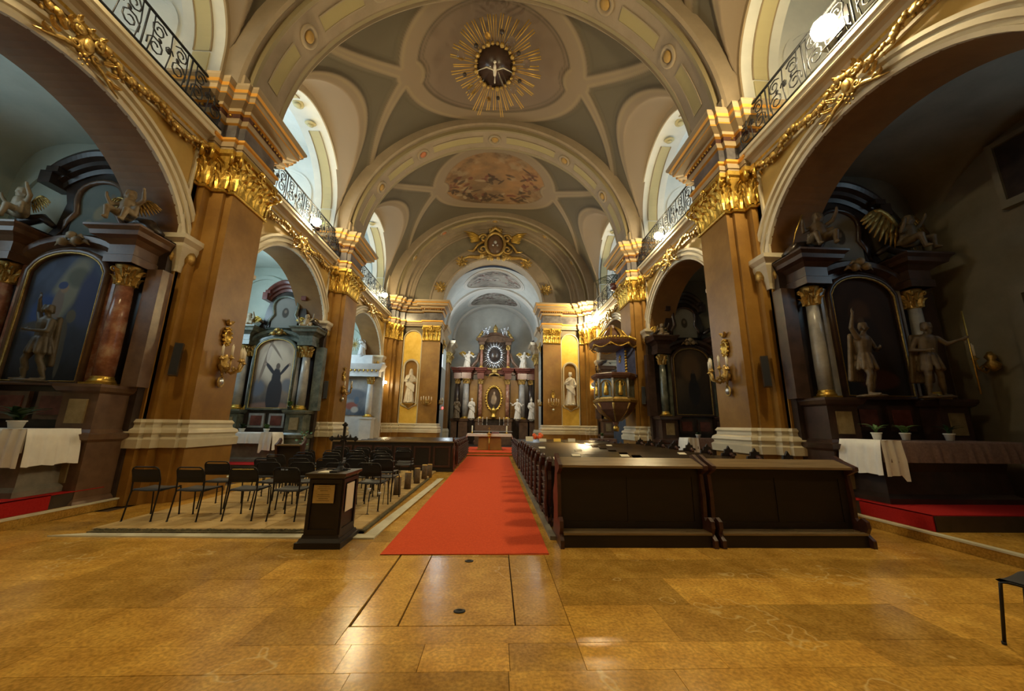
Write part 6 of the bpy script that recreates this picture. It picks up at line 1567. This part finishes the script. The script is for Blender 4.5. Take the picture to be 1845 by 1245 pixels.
RW = [(6.24, [-5.0, -4.33, -3.61, -2.90, -2.22]), (7.05, [-4.55, -3.62, -3.05, -2.42, -1.86]), (7.8, [-4.1, -3.5, -2.95, -2.38, -1.84]), (8.55, [-4.35, -3.75, -3.15, -2.6, -2.02]), (9.3, [-4.1, -3.5, -2.9, -2.3]), (10.05, [-4.4, -3.8, -3.2, -2.6, -1.98]), (10.8, [-3.9, -3.3, -2.7, -2.1]), (11.6, [-4.2, -3.6, -3.0, -2.4])]
POS = ['leftmost', 'second from the left', 'third from the left', 'fourth from the left', 'fifth from the left']
for ri, (y, xs) in enumerate(RW):
    for ci, x in enumerate(xs):
        if y < 11 and ri > 0: x -= .05
        lab = 'black stacking chair, %s in the %s row of chairs from the viewer' % ('rightmost' if ci == len(xs) - 1 else POS[ci], ORD[ri])
        loc = (x + rs.uniform(-.03, .03), y + rs.uniform(-.04, .04), .047); rz = rs.uniform(-.09, .09)
        if first: proto.location = loc; proto.rotation_euler = (0, 0, rz); proto['label'] = lab; proto['group'] = 'black stacking chairs'; first = False
        else: dup(proto, loc, rz, lab, 'black stacking chairs')
c2 = dup(proto, (4.55, 2.62, .0), .35, 'black chair cut off by the right edge of the picture'); c2.pop('group', None) if hasattr(c2, 'pop') else None
if 'group' in c2: del c2['group']
# ================================================================ log candle stands and tea-light holders
for k, (x, y) in enumerate(((-1.74, 8.5), (-1.69, 9.25), (-1.64, 10.05), (-1.6, 10.85), (-1.57, 11.5))):
    L = thing('log_stand', 'dark upright log with pale top beside the carpet, %s from the viewer' % ORD[k], 'log', (x, y, .05 if y < 11.2 else .0), 0, 'upright logs along the aisle')
    mb = MB(); mb.lathe([(.078, 0), (.074, .18), (.076, .36)], 14); mb.build('trunk', ['bark'], L); mb = MB(); mb.lathe([(.074, .36), (.07, .375), (.01, .378)], 14); mb.build('top', ['wax'], L)
for k, (x, y, h) in enumerate(((-1.78, 6.75, .42), (-1.74, 7.5, .40), (-1.66, 6.95, .32))):
    L = thing('candle_holder', 'thin metal stake with a small glass candle cup, %s from the viewer' % ('nearest', 'farthest', 'middle')[k], 'candle holder', (x, y, .04), 0)
    mb = MB(); mb.tube([(0, 0, 0), (.01, 0, h * .9)], .006, 5); mb.lathe([(.03, 0), (.03, .008)], 10); mb.build('stake', ['metal'], L); mb = MB(); mb.lathe([(.012, h * .86), (.026, h * .9), (.03, h)], 10); mb.build('glass_cup', ['silver'], L)
# ================================================================ stand with cross and notices
MT['woodl2'] = mat('dark_stand_top', (.03, .02, .014), .3, c2=(.05, .035, .022), scale=4, amt=.5)
Ls = thing('notice_stand', 'dark wooden pedestal with brass plaque and white notice in front of the chairs', 'pedestal', (-1.84, 5.42, 0))
mb = MB(); mb.frust((0, 0), (.285, .32), (.285, .32), 0, .07); mb.frust((0, 0), (.26, .30), (.25, .28), .07, .11); mb.frust((0, 0), (.235, .265), (.225, .255), .11, .15); mb.build('plinth', ['wood'], Ls)
mb = MB(); mb.frust((0, 0), (.215, .245), (.20, .235), .15, .82); mb.build('body', ['wood'], Ls)
mb = MB()
for a in ((-.21, -.165, -.262, -.23, .15, .82), (.165, .21, -.262, -.23, .15, .82), (-.165, .165, -.262, -.23, .15, .21), (-.165, .165, -.262, -.23, .77, .82)): mb.box(*a)
for a in ((.2, .232, -.245, -.2, .15, .82), (.2, .232, .2, .245, .15, .82), (.2, .232, -.2, .2, .15, .21), (.2, .232, -.2, .2, .77, .82)): mb.box(*a)
mb.build('panel_frame', ['wood'], Ls)
mb = MB(); mb.frust((0, 0), (.215, .25), (.245, .28), .82, .86); mb.frust((0, 0), (.26, .30), (.26, .30), .86, .895); mb.build('top', ['woodl2'], Ls)
mb = MB(); mb.box(-.145, .12, -.268, -.262, .53, .75); o = mb.build('brass_plaque', ['brass'], Ls); o['label'] = 'engraved brass plaque'
mb = MB()
for k, w in enumerate((.07, .085, .05, .0, .075, .085, .06, .08)):
    if w: mb.box(-.012 - w, -.012 + w, -.2692, -.268, .726 - .024 * k, .731 - .024 * k)
mb.build('engraved_lines', ['ink'], o)
mb = MB(); mb.box(.232, .236, -.15, .11, .40, .75); o = mb.build('white_notice', ['paper'], Ls); o['label'] = 'white paper notice'
mb = MB(); mb.box(-.14, -.0, -.22, -.02, .895, .903); o = mb.build('open_leaflet', ['paper'], Ls); mb = MB(); mb.box(.0, .10, -.2, -.1, .895, .915); mb.build('dark_box', ['black'], Ls)
Cr = thing('standing_cross', 'dark budded metal cross standing on the notice pedestal', 'cross', (-1.80, 5.48, .896))
mb = MB(); mb.lathe([(.10, 0), (.10, .015), (.05, .03), (.03, .07), (.035, .09), (.018, .12)], 12); mb.build('foot', ['iron'], Cr)
mb = MB(); mb.box(-.016, .016, -.012, .012, .1, .60); mb.box(-.15, .15, -.012, .012, .41, .445)
for x, z in ((0, .62), (-.165, .4275), (.165, .4275)):
    for dx, dz in ((0, 0), (.02, .0), (-.02, 0), (0, .02), (0, -.02)): mb.sph((x + dx, 0, z + dz), .02, 0, 7)
for a in (45, 135, 225, 315): c, s_ = math.cos(a * PI / 180), math.sin(a * PI / 180); mb.tube([(0, 0, .4275), (.07 * c, 0, .4275 + .07 * s_)], [.02, .008], 5)
mb.build('cross', ['iron'], Cr)
for q in (-1, 1):
    mb = MB(); mb.tube([(q * .06, -.05, .02), (q * .12, -.1, .03), (q * .16, -.06, .02)], .008, 5); mb.build('wire_curl', ['iron'], Cr)

# ================================================================ pews
def endpanel(mb, x, y0, th, z=0., plain=False):
    """carved pew end in the yz plane; y0 = rear of the bench, bench faces +y"""
    o = [(0, .0), (0, .10), (.05, .16), (.09, .30), (.06, .46), (-.0, .60), (-.02, .76), (.02, .90), (-.03, 1.0), (-.08, 1.06), (-.03, 1.11), (.06, 1.10), (.11, 1.02), (.12, .92), (.20, .78), (.32, .70), (.40, .60), (.38, .52), (.30, .46), (.30, .34), (.36, .22), (.40, .12), (.44, .08), (.44, 0)]
    if plain: o = [(a, min(b, .96)) for a, b in o if b < 1.0]
    mb.ext([(y0 + a, z + b) for a, b in o], x - th / 2, x + th / 2, 'yz')
MT['woodl'] = mat('dark_polished_ledge', (.022, .014, .009), .22, c2=(.045, .03, .018), scale=3, amt=.6, stretch=(.6, 8, 8))
def make_pew(w, label, group, end_m='woodc', plain=1):
    """origin at the left front foot, pew extends +x; seat faces +y; a book ledge on the back towards -y"""
    P = thing('pew', label, 'pew', (0, 0, 0), 0, group)
    for e, x in ((0, .03), (1, w - .03)):
        mb = MB(); endpanel(mb, x, 0, .055, plain=(e == plain))
        if e != plain:      # carved scroll and leaf relief of the aisle end
            sx = -1 if e == 0 else 1
            mb.tube([(x, -.04, 1.06), (x, .03, 1.10)], .045, 8)
            mb.tube([(x + sx * .03, .05, .16), (x + sx * .045, .10, .35), (x + sx * .045, .03, .55), (x + sx * .045, .02, .75), (x + sx * .045, .06, .92), (x + sx * .03, .0, 1.05)], [.04, .035, .03, .03, .03, .04], 6)
            for k in range(6): leaf_bm(mb, T(x + sx * .03, .14, .2 + .11 * k) @ RX(-.5) @ RZ(-sx * PI / 2), .12, .16, 0, .03)
        mb.build('bench_end', [end_m], P)
    mb = MB(); mb.box(.06, w - .06, .02, .045, .10, 1.0); 
    for k in range(3): a = .12 + (w - .24) * k / 3; b = .12 + (w - .24) * (k + 1) / 3; mb.box(a + .03, b - .03, .005, .02, .25, .30); mb.box(a + .03, b - .03, .005, .02, .85, .9); mb.box(a + .03, a + .08, .005, .02, .3, .85); mb.box(b - .08, b - .03, .005, .02, .3, .85)
    mb.build('back_panel', ['wood'], P)
    mb = MB(); mb.add([(.05, -.13, .98), (w - .05, -.13, .98), (w - .05, .06, 1.04), (.05, .06, 1.04), (.05, -.13, 1.0), (w - .05, -.13, 1.0), (w - .05, .06, 1.06), (.05, .06, 1.06)], [(0, 1, 2, 3), (4, 5, 6, 7), (0, 1, 5, 4), (1, 2, 6, 5), (2, 3, 7, 6), (3, 0, 4, 7)]); mb.build('book_ledge', ['woodl'], P)
    mb = MB(); mb.box(.06, w - .06, .05, .40, .43, .46); mb.build('seat', ['wood'], P)
    mb = MB(); mb.box(.06, w - .06, -.22, -.06, .12, .16); mb.box(.06, w - .06, -.10, -.07, .04, .12); mb.build('kneeler', ['wood'], P)
    return P
# right block: last pew row has its closed back towards the viewer
def last_pew(x0, x1, y, label, step_m='woodt'):
    P = thing('pew', label, 'pew', (x0, y, 0)); w = x1 - x0
    mb = MB(); mb.box(.03, w - .03, .10, .135, .12, 1.0); mb.build('back_panel', ['wood'], P)
    mb = MB()
    for a in ((.05, w - .05, .088, .10, .86, .98), (.05, w - .05, .088, .10, .17, .27), (.05, .15, .088, .10, .27, .86), (w - .15, w - .05, .088, .10, .27, .86), (w / 2 - .05, w / 2 + .05, .088, .10, .27, .86)): mb.box(*a)
    mb.build('panel_frame', ['wood'], P)
    mb = MB(); mb.add([(.02, -.06, .99), (w - .02, -.06, .99), (w - .02, .22, 1.075), (.02, .22, 1.075), (.02, -.06, 1.02), (w - .02, -.06, 1.02), (w - .02, .22, 1.105), (.02, .22, 1.105)], [(0, 1, 2, 3), (4, 5, 6, 7), (0, 1, 5, 4), (1, 2, 6, 5), (2, 3, 7, 6), (3, 0, 4, 7)]); mb.build('sloping_ledge', ['woodt'], P)
    mb = MB(); mb.box(.05, w - .05, -.14, .10, .155, .18); mb.build('step_board', ['woodt'], P)
    mb = MB(); mb.box(.05, w - .05, -.12, .09, .0, .155); mb.build('plinth', ['wood'], P)
    mb = MB(); mb.box(.06, w - .06, .14, .5, .43, .46); mb.build('seat', ['wood'], P)
    prof = [(-.18, 0), (-.18, .10), (-.10, .16), (-.14, .24), (-.13, .32), (-.06, .36), (.0, .30), (.03, .34), (.02, .6), (.05, .9), (-.10, .98), (-.10, 1.03), (.10, 1.10), (.22, 1.16), (.29, 1.14), (.27, 1.05), (.24, .95), (.30, .75), (.42, .62), (.42, .5), (.36, .4), (.40, .2), (.46, .1), (.46, 0)]
    for x in (.0, w - .05): mb = MB(); mb.ext(prof, x, x + .05, 'yz'); mb.build('bench_end', ['woodc'], P)
    return P
last_pew(1.22, 3.30, 5.30, 'closed back of the rearmost dark pew beside the red carpet')
last_pew(3.36, 5.46, 5.30, 'closed back of the rearmost dark pew on the right, near the altar step')
GR = 'pews in the right block'
PS = (1, 1, .93); prA = make_pew(2.0, '', GR); prA.scale = PS; prB = make_pew(2.0, '', GR, plain=0); prB.scale = PS; used_b = False; k = 0
for i in range(9):
    y = 6.15 + .80 * i
    for j, x0 in enumerate((1.2, 3.3)):
        lab = 'dark carved pew, %s row in front of the rearmost, %s' % (ORD[i], 'aisle side' if j == 0 else 'outer side')
        if i == 0: q_ = (prA, prB)[j]; q_.location = (x0, y, 0); q_['label'] = lab
        else: dup((prA, prB)[j], (x0, y, 0), 0, lab, GR, PS)
for i in range(6):
    y = 13.9 + .80 * i
    for j, x0 in enumerate((1.2, 3.3)): dup((prA, prB)[j], (x0, y, 0), 0, 'dark carved pew in the far right block beyond the gap, %s row, %s' % (ORD[i], 'aisle side' if j == 0 else 'outer side'), 'pews in the far right block', (1, 1, .84))
# carved crests on the outer ends
for i in range(9):
    y = 6.2 + .8 * i; K = thing('pew_crest', 'carved leaf crest on the outer pew end, %s row ahead of the rearmost' % ORD[i], 'carving', (5.24, y, .985), 0, 'carved pew crests'); mb = MB()
    mb.ext([(-.16, 0), (-.15, .05), (-.09, .06), (-.08, .13), (-.04, .13), (0, .2), (.04, .13), (.08, .13), (.09, .06), (.15, .05), (.16, 0)], -.02, .02, 'xz'); mb.build('carving', ['wood'], K)
K = thing('floor_runner', 'worn grey timber sill under the pew ends along the carpet', 'sill', (0, 0, 0)); mb = MB(); mb.box(1.14, 1.22, 5.5, 13.0, 0, .05); mb.build('timber', ['concrete'], K)
# slips of paper / booklets on the ledges
rs = random.Random(9)
for i, x, wh in ((0, 1.75, 'close to the aisle'), (0, 2.6, 'mid pew'), (0, 4.4, 'outer pew'), (1, 1.5, 'close to the aisle'), (1, 2.3, 'mid pew'), (2, 2.0, 'mid pew'), (2, 3.0, 'at the pew joint'), (3, 4.6, 'outer pew'), (4, 2.4, 'mid pew'), (5, 1.6, 'close to the aisle'), (7, 3.9, 'outer pew')):
    K = thing('booklet', 'white booklet on the ledge %s rows ahead of the rearmost pews, %s' % (('one', 'two', 'three', 'four', 'five', 'six', 'seven', 'eight')[i], wh), 'booklet', (x, 6.11 + .8 * i, .963), 0, 'white booklets on the pew ledges'); mb = MB(); mb.box(-.085, .085, -.055, .055, 0, .008, M=RX(.31)); mb.build('pages', ['paper'], K)
for k, (x, y, h) in enumerate(((1.75, 15.5, .2), (2.3, 15.5, .12), (2.9, 15.5, .13), (3.5, 15.5, .14))):
    K = thing('notice_card', 'small card propped on the far right pews, %s from the aisle' % ORD[k], 'card', (x, y, .90)); mb = MB(); mb.box(-.15, .15, 0, .01, 0, h, M=RX(-.3)); mb.build('card', ['paper'] if k != 2 else ['niche'], K)
# left block beyond the chairs
GL = 'pews in the left block'
P = thing('parapet', 'panelled dark wooden parapet closing the left pew block behind the chairs', 'pew', (-1.05, 12.85, 0))
mb = MB(); mb.box(-4.0, 0, 0, .05, 0, .93); mb.build('panel_back', ['wood'], P)
for k in range(6):
    a = -3.95 + .65 * k; mb = MB(); mb.box(a + .04, a + .61, -.02, 0, .14, .20); mb.box(a + .04, a + .61, -.02, 0, .76, .82); mb.box(a + .04, a + .10, -.02, 0, .2, .76); mb.box(a + .55, a + .61, -.02, 0, .2, .76); mb.build('panel_frame', ['woodc'], P)
mb = MB(); mb.box(-4.0, .02, -.05, .10, .93, .975); mb.build('top_rail', ['woodt'], P); mb = MB(); mb.box(-4.0, .02, -.04, 0, 0, .10); mb.build('foot_rail', ['wood'], P)
mb = MB(); endpanel(mb, 0, .0, .05); mb.build('bench_end', ['woodc'], P)
pl = dup(prB, (-5.05, 13.75, 0), 0, 'dark carved pew, first row behind the left parapet', GL, (2.0, 1, .86)); 
for i in range(1, 7): dup(prB, (-5.05, 13.75 + .74 * i, 0), 0, 'dark carved pew, %s row behind the left parapet' % ORD[i], GL, (2.0, 1, .86))
for x in (-4.9, -4.5):
    K = thing('pew_crest', 'small pointed crest on the left parapet, %s' % ('outer' if x < -4.8 else 'inner'), 'carving', (x, 12.9, .97)); mb = MB(); mb.ext([(-.10, 0), (-.09, .05), (-.05, .06), (0, .2), (.05, .06), (.09, .05), (.10, 0)], -.02, .02, 'xz'); mb.build('carving', ['wood'], K)
# prie-dieu beside the first pier
P = thing('prie_dieu', 'dark kneeling desk with carved curved side by the near left pier', 'kneeler', (-5.15, 9.85, 0))
for x in (0, .62):
    mb = MB(); mb.ext([(-.12, 0), (.35, 0), (.35, .08), (.12, .14), (.06, .4), (.1, .7), (.06, .95), (.13, 1.08), (.07, 1.14), (0, 1.06), (-.12, .98), (-.06, .8), (-.02, .5), (-.08, .14), (-.14, .08)], x, x + .05, 'yz'); mb.build('carved_side', ['woodc'], P)
mb = MB(); mb.box(.05, .62, -.12, .14, .96, .99, M=RX(.0)); mb.build('desk_top', ['woodt'], P); mb = MB(); mb.box(.05, .62, .0, .03, .15, .96); mb.build('front_panel', ['wood'], P); mb = MB(); mb.box(.05, .62, .1, .35, .14, .18); mb.build('kneeling_board', ['wood'], P)
# small side furniture in the far right
K = thing('side_table', 'mauve-covered side table beyond the pulpit with small pots', 'table', (6.2, 19.8, 0)); mb = MB(); mb.box(-.8, .5, -.3, .3, 0, .9); mb.build('covered_block', ['lace'], K)
plant((6.0, 19.8, .9), 'little white pot on the covered side table beyond the pulpit', .3, 8, 'leaf', 'pot', .08, .2, 'broad', 41)
bpy.context.view_layer.update()
